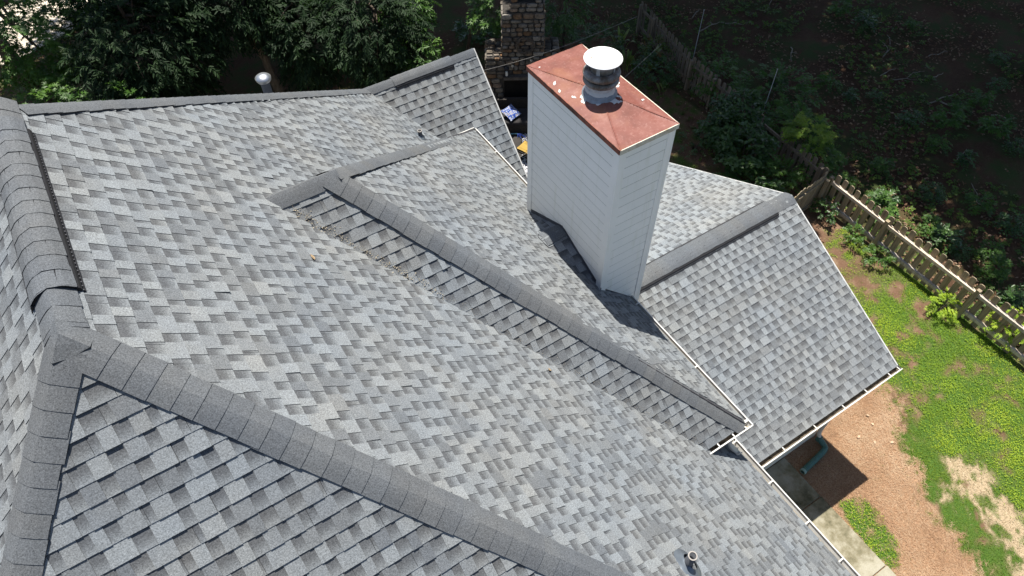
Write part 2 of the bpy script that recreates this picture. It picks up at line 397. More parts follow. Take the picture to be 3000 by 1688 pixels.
# concrete walkway with joints
def mat_conc():
    M, t, B = nmat('stained_concrete', .9, .15)
    f = noise(t, 1.6, 6, .65); f2 = noise(t, 60, 4, .7)
    c0 = ramp(t, f, [(.36, (.070, .066, .038)), (.47, (.17, .152, .100)), (.58, (.27, .25, .19)), (.75, (.33, .31, .25))])
    t.links.new(mixc(t, c0, ramp(t, f2, [(.3, (.85, .85, .85)), (.7, (1.15, 1.15, 1.15))]), 1., 'MULTIPLY'), B.inputs['Base Color'])
    bump(t, B, f2, .3, .004); return M
M_CONC = mat_conc()
walk = empty('walkway', (8.5, -3, ZG), 'stained concrete walkway running along the house wall beside the pine straw', 'walkway')
tag(walk, kind='structure')
ye = [-1.43, -2.44, -4.06, -5.7, -7.3, -9]
for i in range(len(ye) - 1):
    mb = MB(); x1 = 9.13 + .012 * (i % 3)
    mb.box(7.35, x1, ye[i + 1] + .008, ye[i] - .008, ZG - .06, ZG + .045 - .004 * (i % 2))
    o = mb.obj('concrete_slab', M_CONC, walk, weld=.0005)
    bv = o.modifiers.new('bevel', 'BEVEL'); bv.width = .012; bv.segments = 2
# pale driveway far behind the trees
mb = MB(); mb.prism([(-14, 26.0, ZG), (-2.4, 23.0, ZG), (1.2, 24.6, ZG), (4.5, 28.5, ZG), (2, 33, ZG), (-14, 31, ZG)], (0, 0, .03))
o = mb.obj('driveway', simple('sunlit_concrete', (.52, .46, .37), .9, .15, .15, 1.5)); tag(o, 'pale sunlit concrete driveway glimpsed through leaves', 'driveway', kind='structure')
# dark stone patio under the furniture
mb = MB(); mb.prism([(6.2, 5.0, ZG + .04), (10.4, 5.2, ZG + .04), (12.6, 9.6, ZG + .04), (12.3, 12.2, ZG + .04), (9.2, 13.4, ZG + .04), (6.2, 10, ZG + .04)], (0, 0, .035))
o = mb.obj('patio', simple('dark_patio_stone', (.040, .036, .033), .85, .2, .35, 3, bumps=.4)); tag(o, 'dark stone patio in front of the outdoor fireplace', 'patio', kind='structure')

# ------------------------------------------------------------------ the house
house = empty('house', (4.0, 1.0, ZG), 'house with steep grey shingled hip and gable roofs and a tall white chimney', 'house')

def clip(poly, cl):
    out = poly; n = len(cl)
    for i in range(n):
        (x1, y1), (x2, y2) = cl[i], cl[(i + 1) % n]; ex, ey = x2 - x1, y2 - y1; inp = out; out = []
        if not inp: return []
        for k in range(len(inp)):
            P, Q = inp[k], inp[(k + 1) % len(inp)]
            sp_ = ex * (P[1] - y1) - ey * (P[0] - x1); sq = ex * (Q[1] - y1) - ey * (Q[0] - x1)
            if sp_ >= 0: out.append(P)
            if (sp_ >= 0) != (sq >= 0):
                tt = sp_ / (sp_ - sq); out.append((P[0] + (Q[0] - P[0]) * tt, P[1] + (Q[1] - P[1]) * tt))
    return out

STRIPS = []
def in_view(p, mar=.03):
    q = p - CAM_POS; z = q.dot(FW)
    if z < .3: return 0
    x = q.dot(RT) / z * 2032.3 / 3000; y = q.dot(UP) / z * 2032.3 / 3000
    return z if abs(x) < .5 + mar and abs(y) < .281 + mar else 0
def shingle_slope(pts3, seed, label=None, ex=.1425, skip=None, tone=0., hmul=1.0, ridge=()):
    """deck slab plus laminated shingle strips clipped to the slope's outline"""
    pts = [Vector(p) for p in pts3]
    N = (pts[1] - pts[0]).cross(pts[2] - pts[0]).normalized()
    if N.z < 0: N = -N
    Vd = Vector((N.x, N.y, 0)); Vd = (Vd - N * Vd.dot(N)).normalized()         # down the slope
    if Vd.z > 0: Vd = -Vd
    U = N.cross(Vd).normalized(); O = pts[0]
    uv = [((p - O).dot(U), (p - O).dot(Vd)) for p in pts]
    ar = sum(uv[i][0] * uv[(i + 1) % len(uv)][1] - uv[(i + 1) % len(uv)][0] * uv[i][1] for i in range(len(uv)))
    if ar < 0: uv = uv[::-1]
    deck = MB(); up_ = [O + U * u + Vd * v - N * .004 for u, v in uv]; deck.prism(up_, -N * .05)
    do = deck.obj('roof_slope', M_DECK, house)
    if label: do['label'] = label
    for (i_, j_) in ridge:                                   # shingles stop short of ridges and hips, under the caps
        A_, B_ = pts[i_], pts[j_]; ua, va, ub, vb_ = (A_ - O).dot(U), (A_ - O).dot(Vd), (B_ - O).dot(U), (B_ - O).dot(Vd)
        ln_ = math.hypot(ub - ua, vb_ - va); nx_, ny_ = -(vb_ - va) / ln_, (ub - ua) / ln_
        cu_, cv_ = sum(q[0] for q in uv) / len(uv), sum(q[1] for q in uv) / len(uv)
        if (cu_ - ua) * nx_ + (cv_ - va) * ny_ < 0: nx_, ny_ = -nx_, -ny_
        pu, pv = ua + nx_ * .05, va + ny_ * .05; tx, ty = ny_, -nx_
        big_ = [(pu - tx * 60, pv - ty * 60), (pu + tx * 60, pv + ty * 60), (pu + tx * 60 + nx_ * 60, pv + ty * 60 + ny_ * 60), (pu - tx * 60 + nx_ * 60, pv - ty * 60 + ny_ * 60)]
        ar_ = sum(big_[q][0] * big_[(q + 1) % 4][1] - big_[(q + 1) % 4][0] * big_[q][1] for q in range(4))
        uv = clip(uv, big_ if ar_ > 0 else big_[::-1])
    rnd = random.Random(seed)
    vmin, vmax = min(q[1] for q in uv), max(q[1] for q in uv); umin, umax = min(q[0] for q in uv), max(q[0] for q in uv)
    nc = int((vmax - vmin) / ex) + 1; patt = [0, .165, .33, .5, .08, .25, .42, .58]
    for i in range(nc):
        vb = vmax - i * ex; vt = vb - ex - .008
        off = patt[i % 8] + rnd.uniform(-.04, .04); u = umin - 1 + off
        while u < umax:
            u1 = u + 1.0
            S_ = MB(); cen = []
            def piece(ua, ub, h0, h1, tn, isgap, sk, rn, wob=0., va=None, vz=None):
                va = vt if va is None else va; vz = vb if vz is None else vz
                rect = [(ua, va), (ub, va), (ub + wob, vz), (ua + wob, vz)]
                pl_ = clip(rect, uv)
                if len(pl_) < 3: return
                if skip is not None:
                    if all(skip(O + U * q[0] + Vd * q[1]) for q in pl_): return
                P3, cols, lo = [], [], []
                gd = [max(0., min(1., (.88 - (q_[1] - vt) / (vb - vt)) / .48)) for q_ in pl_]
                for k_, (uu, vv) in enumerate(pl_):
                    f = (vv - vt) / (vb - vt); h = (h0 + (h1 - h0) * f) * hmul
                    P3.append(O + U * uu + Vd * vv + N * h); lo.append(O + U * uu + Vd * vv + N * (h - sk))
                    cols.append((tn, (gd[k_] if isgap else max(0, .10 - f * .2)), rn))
                S_.face(P3, cols); cen.append(sum(P3, Vector()) / len(P3))
                k = len(pl_)
                for q in range(k):
                    r_ = (q + 1) % k
                    if (abs(pl_[q][1] - va) < 1e-6 and abs(pl_[r_][1] - va) < 1e-6) or (vz < vb - 1e-6 and abs(pl_[q][1] - vz) < 1e-6 and abs(pl_[r_][1] - vz) < 1e-6): continue
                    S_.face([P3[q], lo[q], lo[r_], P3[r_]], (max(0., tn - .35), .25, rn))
            rn = rnd.random()
            gt_ = .86 + tone + rnd.uniform(-.05, .05); vm = vt + (vb - vt) * .40
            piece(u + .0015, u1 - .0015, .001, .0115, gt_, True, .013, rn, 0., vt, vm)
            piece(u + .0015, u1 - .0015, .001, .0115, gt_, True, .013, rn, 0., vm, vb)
            # dragon teeth
            t0 = u + rnd.uniform(0, .10)
            while t0 < u1 - .06:
                wd = rnd.choice([.085, .095, .105, .12, .135, .17]) * rnd.uniform(.92, 1.08)
                t1 = min(t0 + wd, u1 - .003)
                tn = rnd.choice([.56, .66, .74, .80, .84, .88, .91, .94]) + rnd.uniform(-.035, .035) + tone
                if t1 - t0 > .04: piece(t0, t1, .005, .0170 + (.010 * rnd.random() if rnd.random() < .03 else 0), tn, False, .0065, rnd.random(), rnd.uniform(-.002, .002))
                t0 = t1 + rnd.choice([.075, .085, .095, .105, .12]) * rnd.uniform(.9, 1.1)
            if S_.f: STRIPS.append((S_, sum(cen, Vector()) / len(cen), N, do))
            u = u1
    return do

def z_s(x, y): return zc + ms * (y - d)
def over_g2(p):                                   # part of the main slope buried under the cross hip
    if p.x < c + .45: return False
    s = (p.x - c); return (p.y > d - s * (m / ms) + .42) and (p.y < d + s + -.35) and p.x < xe - .2
KN = (0, L1, 0)
yL = yg - (LL - a)
main_slope = shingle_slope([(0, 0, 0), KN, (a, yg, zg1), (LL, yL, -m * LL), (LL, -LL, -m * LL)], 1, 'broad main slope in sun, facing the chimney', skip=over_g2, ridge=((0, 1), (1, 2), (4, 0)))
near_hip = shingle_slope([(0, 0, 0), (LL, -LL, -m * LL), (-LL, -LL, -m * LL)], 2, 'near hip end with dark shadow lines under each course', ridge=((0, 1), (2, 0)))
west = shingle_slope([(0, 0, 0), (-LL, -LL, -m * LL), (-LL, L1 + LL, -m * LL), KN], 3, ridge=((0, 1), (2, 3), (3, 0)))
shingle_slope([KN, (a, yg, zg1), (a, L1 + LL, -m * LL), (-LL, L1 + LL, -m * LL)], 4, ridge=((0, 1), (3, 0)))
shingle_slope([(a, yg, zg1), (b, yg, zg1), (b, L1 + LL, -m * LL), (a, L1 + LL, -m * LL)], 5, ridge=((0, 1),))
yv = yg - (6.30 - a)
gable = shingle_slope([(a, yg, zg1), (b, yg, zg1), (b, yg - 2.85, zg1 - m * 2.85), (5.7, yg - 2.85, zg1 - m * 2.85)], 6, 'far gable slope beyond the main roof', ex=.158, ridge=((0, 1),))
xs_ = xe - .035
cross_s = shingle_slope([(c - .02, d, zc), (c + e, d, zc), (xs_, d - g, ze), (xv - .02, d - g, ze)], 7, 'narrow shaded slope of the cross hip', ridge=((0, 1), (1, 2)))
cross_e = shingle_slope([(c + e, d, zc), (xs_, d - g, zc - me * (xs_ - c - e)), (xs_, d + gn, zc - me * (xs_ - c - e))], 8, 'cross hip slope carrying the chimney', ridge=((0, 1), (0, 2)))
mn = (zc - ze) / gn
shingle_slope([(c, d, zc), (c + e, d, zc), (xs_, d + gn, ze), (xv, d + gn, ze)], 9, ridge=((0, 1), (1, 2)))
PW2 = PW + 0.
porch_s = shingle_slope([(6.05, PY, PZ), (PX - .02, PY, PZ), (PX - .02, PY - PW, PZ - mp * PW), (6.05, PY - PW, PZ - mp * PW)], 10, 'low sunroom slope towards the lawn', ridge=((0, 1),))
porch_n = shingle_slope([(6.05, PY, PZ), (PX - .02, PY, PZ), (PX - .02, PY + PW, PZ - mp * PW), (6.05, PY + PW, PZ - mp * PW)], 12, 'pale sunroom slope behind the chimney', tone=.10, ridge=((0, 1),))  # raised tone paints extra sunlight into this slope's shingle colour
# cricket behind the chimney
ck = (5.20, 2.18, -4.345); ck2 = (q0 + .02, 2.18, -4.345)
shingle_slope([ck, ck2, (q0 + .02, 1.10, -4.80), (5.55, 1.10, -4.80)], 13)
shingle_slope([ck, ck2, (q0 + .02, 3.18, -4.80), (5.55, 3.18, -4.80)], 14)

# the 300 strips that show largest become single shingles, the rest one part
sc_list = []
for i, (S_, cen, N, do) in enumerate(STRIPS):
    z = in_view(cen)
    fac = max(0, (CAM_POS - cen).normalized().dot(N))
    sc_list.append((fac / z ** 2 if z else 0, i))
sc_list.sort(reverse=True); single = set(i for s_, i in sc_list[:300] if s_ > 0)
rest = MB()
for i, (S_, cen, N, do) in enumerate(STRIPS):
    if i in single: S_.obj('shingle', M_SH, do, 'sh')
    else:
        n = len(rest.v); rest.v += S_.v; rest.c += S_.c; rest.mi += S_.mi; rest.f += [tuple(k + n for k in f) for f in S_.f]
o = rest.obj('shingle_field', M_SH, house, 'sh'); tag(o, kind='stuff')

# ---- cap shingles over ridges and hips
def caps(A, B, nL, nR, wd=.155, lift=.016, exp=.160, seed=0, round_=.014, t_=.43, flip=False, ln=.22):
    A, B = Vector(A), Vector(B); T = (B - A).normalized(); Ltot = (B - A).length
    sides = []
    for n in (nL, nR):
        n = Vector(n).normalized(); s = n.cross(T).normalized()
        if s.z > 0: s = -s
        if abs(s.z) < 1e-4 and s.dot(Vector(nR if n == Vector(nL).normalized() else nL)) > 0: s = -s
        sides.append((s, n))
    up_ = (sides[0][1] + sides[1][1]).normalized(); rnd = random.Random(seed)
    k = 0; s0 = 0.
    while s0 < Ltot - .02:
        s1 = min(s0 + exp + .05, Ltot)
        wl = wd * rnd.uniform(.97, 1.03); jog = rnd.uniform(-.004, .004)
        rows = []
        for (sp_, h) in ((s0 - .0, .002), (s1, .0085)) if not flip else ((s0, .0085), (s1, .002)):
            row = []
            for tt in (-1, -.55, -.28, -.12, 0, .12, .28, .55, 1):
                s, n = sides[0] if tt < 0 else sides[1]
                q = A + T * sp_ + s * (abs(tt) * wl + jog * (1 if tt > 0 else -1))
                q += (n if tt else up_) * (lift + h) - up_ * round_ * max(0, 1 - abs(tt) / .5) ** 1.3
                row.append(q)
            rows.append(row)
        mbk = MB(); tn = t_ + rnd.uniform(-.035, .035); rn = rnd.random(); cl = (tn, .05, rn)
        R0, R1 = rows
        for q in range(8): mbk.face([R0[q], R0[q + 1], R1[q + 1], R1[q]], cl)
        dn = -up_ * .0045; E = R1 if not flip else R0
        for q in range(8): mbk.face([E[q], E[q + 1], E[q + 1] + dn, E[q] + dn], (.12, .3, rn))
        for (p_, r_, n_) in ((R0[0], R1[0], sides[0][1]), (R0[-1], R1[-1], sides[1][1])):
            mbk.face([p_, r_, r_ - n_ * (lift + .006), p_ - n_ * (lift + .006)], (.1, .4, rn))
        o_ = mbk.obj('cap_shingle', M_SH, house, 'sh', weld=.0004)
        if k % 1 == 0: pass
        for pl_ in o_.data.polygons: pl_.use_smooth = False
        s0 += exp * rnd.uniform(.97, 1.03); k += 1
nM, nW, nS, nN = (m, 0, 1), (-m, 0, 1), (0, -m, 1), (0, m, 1)
H = lambda x, y: (x, y, -m * max(abs(x), 0))
caps((.06, -.06, -.05), (LL, -LL, -m * LL), nM, nS, seed=1)
caps((-.06, -.06, -.05), (-LL, -LL, -m * LL), nW, nS, seed=2)
caps((.10, L1 + .10, -.09), (a, yg, zg1 + .0), nM, nN, seed=3, wd=.15)
caps((0, .47, .0), (0, .06, .0), nM, nW, seed=4, lift=.022, wd=.165)
caps((0, L1 + .16, .004), (0, 2.38, .004), nM, nW, seed=5, lift=.02, wd=.165)
caps((0, 2.55, .0), (0, .43, .0), nM, nW, seed=6, lift=.044, wd=.155, round_=.034)
caps((a - .1, yg, zg1 + .01), (5.24, yg, zg1 + .004), nS, nN, seed=7, wd=.15)
caps((6.46, yg, zg1), (b, yg, zg1), nS, nN, seed=8, wd=.15)
caps((5.20, yg, zg1), (6.50, yg, zg1), nS, nN, seed=9, lift=.046, wd=.150, round_=.03)
def apex():
    mb = MB(); h = .034; ct = (0, -.01, -.004)
    ring_ = [(.0, .13, 0), (.13, .08, -.13 * m), (.14, -.04, -.14 * m), (.115, -.115, -.115 * m), (.0, -.125, -.125 * m), (-.115, -.115, -.115 * m), (-.14, -.04, -.14 * m), (-.13, .08, -.13 * m)]
    rr = [Vector(q) + Vector((0, 0, h)) for q in ring_]; ct = Vector(ct) + Vector((0, 0, h + .004)); n = len(rr); mid = [ct.lerp(q, .45) + Vector((0, 0, .006)) for q in rr]
    for i in range(n):
        j = (i + 1) % n; mb.face([mid[i], rr[i], rr[j], mid[j]], (.47, .05, .4)); mb.face([ct, mid[i], mid[j]], (.47, .05, .4)); mb.face([rr[i], rr[i] - Vector((0, 0, .02)), rr[j] - Vector((0, 0, .02)), rr[j]], (.15, .3, .4))
    mb.obj('cap_shingle', M_SH, house, 'sh', weld=.0004)
apex()
nE, nSs, nNn = (me, 0, 1), (0, -ms, 1), (0, mn, 1)
caps((c - .05, d, zc), (c + e + .1, d, zc + .006), nSs, nNn, seed=10, wd=.165, lift=.016, exp=.3)
caps((c + e + .02, d - .02, zc + .005), (xs_, d - g, ze), nE, nSs, seed=11, wd=.165)
caps((c + e + .02, d + .02, zc + .005), (xs_, d + gn, ze), nE, nNn, seed=12, wd=.165)
nPs, nPn = (0, -mp, 1), (0, mp, 1)
caps((9.95, PY, PZ), (PX, PY, PZ), nPs, nPn, seed=13, wd=.17, lift=.012)
caps((6.3, PY, PZ), (10.02, PY, PZ), nPs, nPn, seed=14, wd=.165, lift=.044, round_=.03)
caps((5.25, 2.18, -4.34), (q0 + .01, 2.18, -4.34), (0, -.42, 1), (0, .42, 1), seed=15, wd=.14)

def vent(A, B, n, wd=.192, h=.040, inner=.05):
    """black ridge vent strip along one side of a ridge: body, baffle fins"""
    A, B, n = Vector(A), Vector(B), Vector(n).normalized(); T = (B - A).normalized(); s = n.cross(T).normalized()
    if s.z > 0: s = -s
    mb = MB(); L_ = (B - A).length
    pr = [A + s * inner + n * .004, A + s * (wd + .012) + n * .004, A + s * (wd + .012) + n * (h - .012), A + s * (wd - .01) + n * h, A + s * inner + n * h]
    mb.prism(pr, B - A)
    k = 0.
    while k < L_:
        q = A + T * k
        mb.prism([q + s * (wd + .0125) + n * .006, q + s * (wd + .022) + n * .006, q + s * (wd + .022) + n * (h - .014), q + s * (wd + .0125) + n * (h - .014)], T * .007, 1)
        k += .040
    mb.prism([A + s * (wd + .024) + n * .004, A + s * (wd + .036) + n * .004, A + s * (wd + .036) + n * .018, A + s * (wd + .024) + n * .018], B - A)
    mb.obj('ridge_vent', [M_BLACK, M_FIN], house)
for n in (nM, nW): vent((0, .44, 0), (0, 2.42, 0), n)
for n in (nS, nN): vent((5.22, yg, zg1), (6.50, yg, zg1), n)
for n in (nPs, nPn): vent((6.4, PY, PZ), (10.02, PY, PZ), n, wd=.208)

# ---- gutters
def gutter(A, B, out, hang, debris=True, dm=None, depth=.115, start=None):
    """K-style trough from A to B; A, B lie at the top of its back; out points away from the house"""
    A, B, o_ = Vector(A), Vector(B), Vector(out).normalized(); Z = Vector((0, 0, 1)); D = B - A
    prof_o = [(0, .01), (0, -depth), (.085, -depth), (.095, -depth + .03), (.118, -.035), (.122, 0)]
    prof_i = [(.110, 0), (.106, -.035), (.084, -depth + .034), (.078, -depth + .008), (.008, -depth + .008), (.008, .01)]
    mb = MB(); P_ = [A + o_ * x + Z * z for x, z in prof_o + prof_i]
    mb.prism(P_, D)
    mb.face([A + o_ * x + Z * z for x, z in prof_o]); mb.face([B + o_ * x + Z * z for x, z in prof_o])
    mb.prism([A + o_ * .108 + Z * .001, A + o_ * .108 + Z * .009, A + o_ * .126 + Z * .009, A + o_ * .126 + Z * .001], D)
    gt = mb.obj('gutter', M_WHITE, house)
    if debris:
        mb = MB(); T = D.normalized(); L_ = D.length; n = max(2, int(L_ / .08)); rr = random.Random(int(L_ * 1000)); prev = None
        for i in range(n + 1):
            q = A + D * (i / n); h1_, h2_, h3_ = [rr.uniform(.010, .040) for _ in range(3)]
            row = [q + o_ * .010 + Z * (-depth + h1_ + .01), q + o_ * .045 + Z * (-depth + h2_), q + o_ * .080 + Z * (-depth + h3_ + .008)]
            if prev:
                for k in range(2): mb.face([prev[k], prev[k + 1], row[k + 1], row[k]])
            prev = row
        mb.obj('gutter_debris', dm or M_DIRT, gt)
    T = D.normalized()
    for f in hang:
        mb = MB(); q = A + D * f
        mb.prism([q + o_ * -.02 + Z * .004, q + o_ * .118 + Z * .004, q + o_ * .118 + Z * .010, q + o_ * -.02 + Z * .008], T * .019)
        mb.obj('hanger', M_WHITE, gt)
    return gt
M_DIRTL = simple('dry_tan_debris', (.27, .23, .17), .95, .1, .4, 20, bumps=.4)
xg = xe - .060
gutter((xg, d - g - .07, ze - .01), (xg, r0 - .02, ze - .01), (1, 0, 0), [.03, .42, .93], dm=M_DIRTL)
gutter((xg, r1 + .02, ze - .01), (xg, d + gn + .03, ze - .01), (1, 0, 0), [.25, .72], dm=M_DIRTL)
gutter((xg + .10, d + gn - .05, ze - .01), (xv, d + gn - .05, ze - .01), (0, 1, 0), [.35])
gutter((xv - .02, d - g + .045, ze - .01), (xg + .115, d - g + .045, ze - .01), (0, -1, 0), [.25, .58, .85])
gutter((X1 - .122, -LL, -m * X1 + .10), (X1 - .122, d - g + .10, -m * X1 + .10), (1, 0, 0), [.12, .42, .56, .685, .83, .985], dm=M_DIRTL)
gutter((6.10, PY - PW + .025, PZ - mp * PW - .012), (PX + .02, PY - PW + .025, PZ - mp * PW - .012), (0, -1, 0), [.17, .33, .5, .66, .79, .93, .985])
# ---- rake boards and drip edges
def rake(A, B, wdt=.14, th=.025, side=(1, 0, 0), mat=None):
    A, B, s = Vector(A), Vector(B), Vector(side); mb = MB(); Z = Vector((0, 0, 1))
    mb.prism([A + Z * .006, A + s * th + Z * .006, A + s * th - Z * wdt, A - Z * wdt], B - A); mb.obj('rake_board', mat or M_RAKE, house)
rake((PX - .018, PY, PZ - .002), (PX - .018, PY - PW, PZ - mp * PW - .002)); rake((PX - .018, PY + PW, PZ - mp * PW - .002), (PX - .018, PY, PZ - .002))
rake((b + .002, yg, zg1), (b + .002, yg - 2.85, zg1 - m * 2.85)); rake((b + .002, yg + 2.5, zg1 - m * 2.5), (b + .002, yg, zg1))
# ---- walls (mostly unseen under the eaves), porch frame
def wall(x0, x1, y0, y1, z0, z1, name='wall', mat=None):
    mb = MB(); mb.box(x0, x1, y0, y1, z0, z1); return mb.obj(name, mat or M_CREAM, house)
wall(-5.9, 5.92, -5.9, 8.5, ZG - .05, -6.55)
wall(2.6, 5.80, -1.05, 5.6, -6.55, ze - .32)
wall(5.0, 6.72, 5.05, 9.6, ZG - .04, -7.6)
mb = MB(); mb.prism([(6.70, yg - 2.4, -7.0), (6.70, yg + 2.4, -7.0), (6.70, yg, zg1 - .12)], (.02, 0, 0)); mb.obj('gable_wall', M_CREAM, house)
# fascia boards
wall(xg - .03, xg - .005, d - g + .05, r0, ze - .22, ze - .03, 'fascia_board', M_WHITE); wall(xg - .03, xg - .005, r1, d + gn, ze - .22, ze - .03, 'fascia_board', M_WHITE)
wall(X1 - .15, X1 - .125, -LL, d - g, -m * X1 - .1, -m * X1 + .07, 'fascia_board', M_WHITE)
wall(5.5, xg - .03, d - g + .055, d - g + .08, ze - .22, ze - .03, 'fascia_board', M_WHITE)
# east wall between the cross hip eave and the porch roof
yS = PY - PW; zP = PZ - mp * PW
wall(6.15, PX - .25, yS + .03, yS + .055, zP - .16, zP - .03, 'fascia_board', M_WHITE)
wall(5.94, 10.05, -1.41, PY + PW - .42, ZG - .04, zP - .05)
wall(5.94, 10.055, -1.42, -1.412, ZG - .04, ZG + .16, 'foundation', M_CREAM)
mb = MB(); mb.prism([(10.06, PY - PW + .42, zP - .04), (10.06, PY + PW - .42, zP - .04), (10.06, PY, PZ - .14)], (.02, 0, 0)); mb.obj('gable_wall', M_CREAM, house)
wall(6.15, PX - .05, yS + .06, -1.42, zP - .09, zP - .075, 'soffit', M_WHITE)

# ---- downspouts
def elbow_tube(path, r, name, mat, parent, rib=0, seg=10):
    mb = MB(); P_ = [Vector(p) for p in path]; pts, rad = [], []
    for i in range(len(P_) - 1):
        n = max(2, int((P_[i + 1] - P_[i]).length / (.018 if rib else .06)))
        for k in range(n): pts.append(P_[i].lerp(P_[i + 1], k / n))
    pts.append(P_[-1])
    # round the corners
    for _ in range(6): pts = [pts[0]] + [(pts[i - 1] + pts[i] * 2 + pts[i + 1]) / 4 for i in range(1, len(pts) - 1)] + [pts[-1]]
    rad = [r * (1 + (rib if i % 2 else 0)) for i in range(len(pts))]
    mb.tube(pts, rad, seg, cap=False); inn = [x * .86 for x in rad]; mb.tube(pts, inn, seg, cap=False)
    return mb.obj(name, mat, parent, weld=.0002, smooth=not rib)
ds = (9.96, -1.475)
elbow_tube([(9.96, yS - .02, zP - .12), (9.96, yS + .0, zP - .22), (9.96, ds[1], zP - .48), (ds[0], ds[1], ZG + .34), (ds[0] + .01, ds[1] - .09, ZG + .19)], .043, 'downspout', M_WHITE, house)
elbow_tube([(5.93, d - g - .03, ze - .11), (5.93, d - g - .03, ze - .22), (5.99, d - g - .10, -m * 5.99 + .14), (6.10, d - g - .13, -m * 6.10 + .08)], .040, 'downspout', M_WHITE, house, seg=8)
mb = MB(); Mx = Matrix.Translation((6.10, d - g - .14, -m * 6.10 + .085)) @ Matrix.Rotation(math.atan(m), 4, 'Y')
mb.box(-.02, .10, -.045, .045, -.035, -.028, Mx); mb.box(-.02, .10, -.045, -.038, -.028, .03, Mx); mb.box(-.02, .10, .038, .045, -.028, .03, Mx)
mb.obj('splash_outlet', M_WHITE, house)

# ---- chimney
chim = link('chimney', None, house); chim.empty_display_size = .1
def cpart(mb, name, mat, **k): return mb.obj(name, mat, chim, **k)
mb = MB(); mb.box(q0 + .02, q1 - .02, r0 + .02, r1 - .02, -6.1, zt - .02); cpart(mb, 'core', simple('chimney_sheathing_joint_shade', (.16, .165, .16), .8, .2))  # core coloured dark to paint the shadow line between boards
cw = .095
for (x, sx) in ((q0, 1), (q1, -1)):
    for (y, sy) in ((r0, 1), (r1, -1)):
        zb = -6.05 if x == q1 else -5.0
        mb = MB(); mb.box(min(x, x + sx * cw), max(x, x + sx * cw), min(y - sy * .016, y + sy * .02), max(y - sy * .016, y + sy * .02), zb, zt - .005)
        cpart(mb, 'corner_board', M_SIDE)
        mb = MB(); mb.box(min(x - sx * .018, x + sx * .018), max(x - sx * .018, x + sx * .018), min(y - sy * .018, y + sy * cw), max(y - sy * .018, y + sy * cw), zb, zt - .005)
        cpart(mb, 'corner_board', M_SIDE)
EXP = .176; M_LAPSHADE = simple('lap_shade_grime_edge', (.36, .38, .36), .8, .2, .2, 7)  # dark strip colour stands in for the lap shadow and joint dirt
def boards(face):
    z = zt - .02; rr = random.Random(face)
    zmin = {'w': -4.85, 's': -6.0, 'e': -6.1, 'n': -6.0}[face]
    while z > zmin:
        z0 = z - EXP; jt = rr.uniform(-.0015, .0015); mb = MB()
        if face in 'we':
            x = q0 if face == 'w' else q1; s = -1 if face == 'w' else 1
            pr = [(x - s * .022, r0 + cw, z), (x - s * .001, r0 + cw, z), (x + s * (.008 + jt), r0 + cw, z0 + .017), (x + s * (.003 + jt), r0 + cw, z0 + .003), (x - s * .022, r0 + cw, z0 + .003)]
            mb.prism(pr, (0, r1 - r0 - 2 * cw, 0))
        else:
            y = r0 if face == 's' else r1; s = -1 if face == 's' else 1
            pr = [(q0 + cw, y - s * .022, z), (q0 + cw, y - s * .001, z), (q0 + cw, y + s * (.008 + jt), z0 + .017), (q0 + cw, y + s * (.003 + jt), z0 + .003), (q0 + cw, y - s * .022, z0 + .003)]
            mb.prism(pr, (q1 - q0 - 2 * cw, 0, 0))
        mb.mi[4] = mb.mi[5] = 1                                  # lap shadow line, with its dirt, painted along the foot of the board
        cpart(mb, 'siding_board', [M_SIDE, M_LAPSHADE]); z = z0
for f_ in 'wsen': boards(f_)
# rusty pan on top
PB = Vector((6.003, 2.102, zt + .085)); oh = .034
mb = MB()
x0_, x1_, y0_, y1_ = q0 - oh, q1 + oh, r0 - oh, r1 + oh; zz = zt + .012
nu, nv = 44, 88; grid = []
for i in range(nu + 1):
    row = []
    for j in range(nv + 1):
        x = x0_ + (x1_ - x0_) * i / nu; y = y0_ + (y1_ - y0_) * j / nv
        ax = abs(x - PB.x) / (x1_ - PB.x if x > PB.x else PB.x - x0_); ay = abs(y - PB.y) / (y1_ - PB.y if y > PB.y else PB.y - y0_)
        mx_ = max(ax, ay); h = .080 * (1 - max(0, mx_))
        dent = -.016 * math.exp(-(((x - 6.33) / .055) ** 2 + ((y - 1.62) / .24) ** 2)) - .008 * math.exp(-(((x - 5.8) / .1) ** 2 + ((y - 1.5) / .1) ** 2))
        edge = min(1, (1 - mx_) * 6); h += .006 * math.exp(-((ax - ay) / .03) ** 2) * min(1, mx_ * 3)
        row.append((x, y, zz + h + dent * edge + .003 * edge * math.sin(17 * x) * math.sin(13 * y)))
    grid.append(row)
for i in range(nu):
    for j in range(nv): mb.face([grid[i][j], grid[i + 1][j], grid[i + 1][j + 1], grid[i][j + 1]])
cpart(mb, 'metal_pan', M_RUST, weld=.0003)
for (pr, off, mt) in (
    ([(x0_ - .004, y0_, zz + .001), (x0_ + .006, y0_, zz + .001), (x0_ + .006, y0_, zz - .062), (x0_ - .008, y0_, zz - .068)], (0, y1_ - y0_, 0), M_RUSTEDGE),
    ([(x1_ - .006, y0_, zz + .001), (x1_ + .004, y0_, zz + .001), (x1_ + .008, y0_, zz - .066), (x1_ - .006, y0_, zz - .06)], (0, y1_ - y0_, 0), M_PALEEDGE),
    ([(x0_, y0_ - .004, zz + .001), (x0_, y0_ + .006, zz + .001), (x0_, y0_ + .006, zz - .06), (x0_, y0_ - .008, zz - .068)], (x1_ - x0_, 0, 0), M_PALEEDGE),
    ([(x0_, y1_ - .006, zz + .001), (x0_, y1_ + .004, zz + .001), (x0_, y1_ + .008, zz - .066), (x0_, y1_ - .006, zz - .06)], (x1_ - x0_, 0, 0), M_RUSTEDGE)):
    mb = MB(); mb.prism(pr, off); cpart(mb, 'pan_flange', mt)
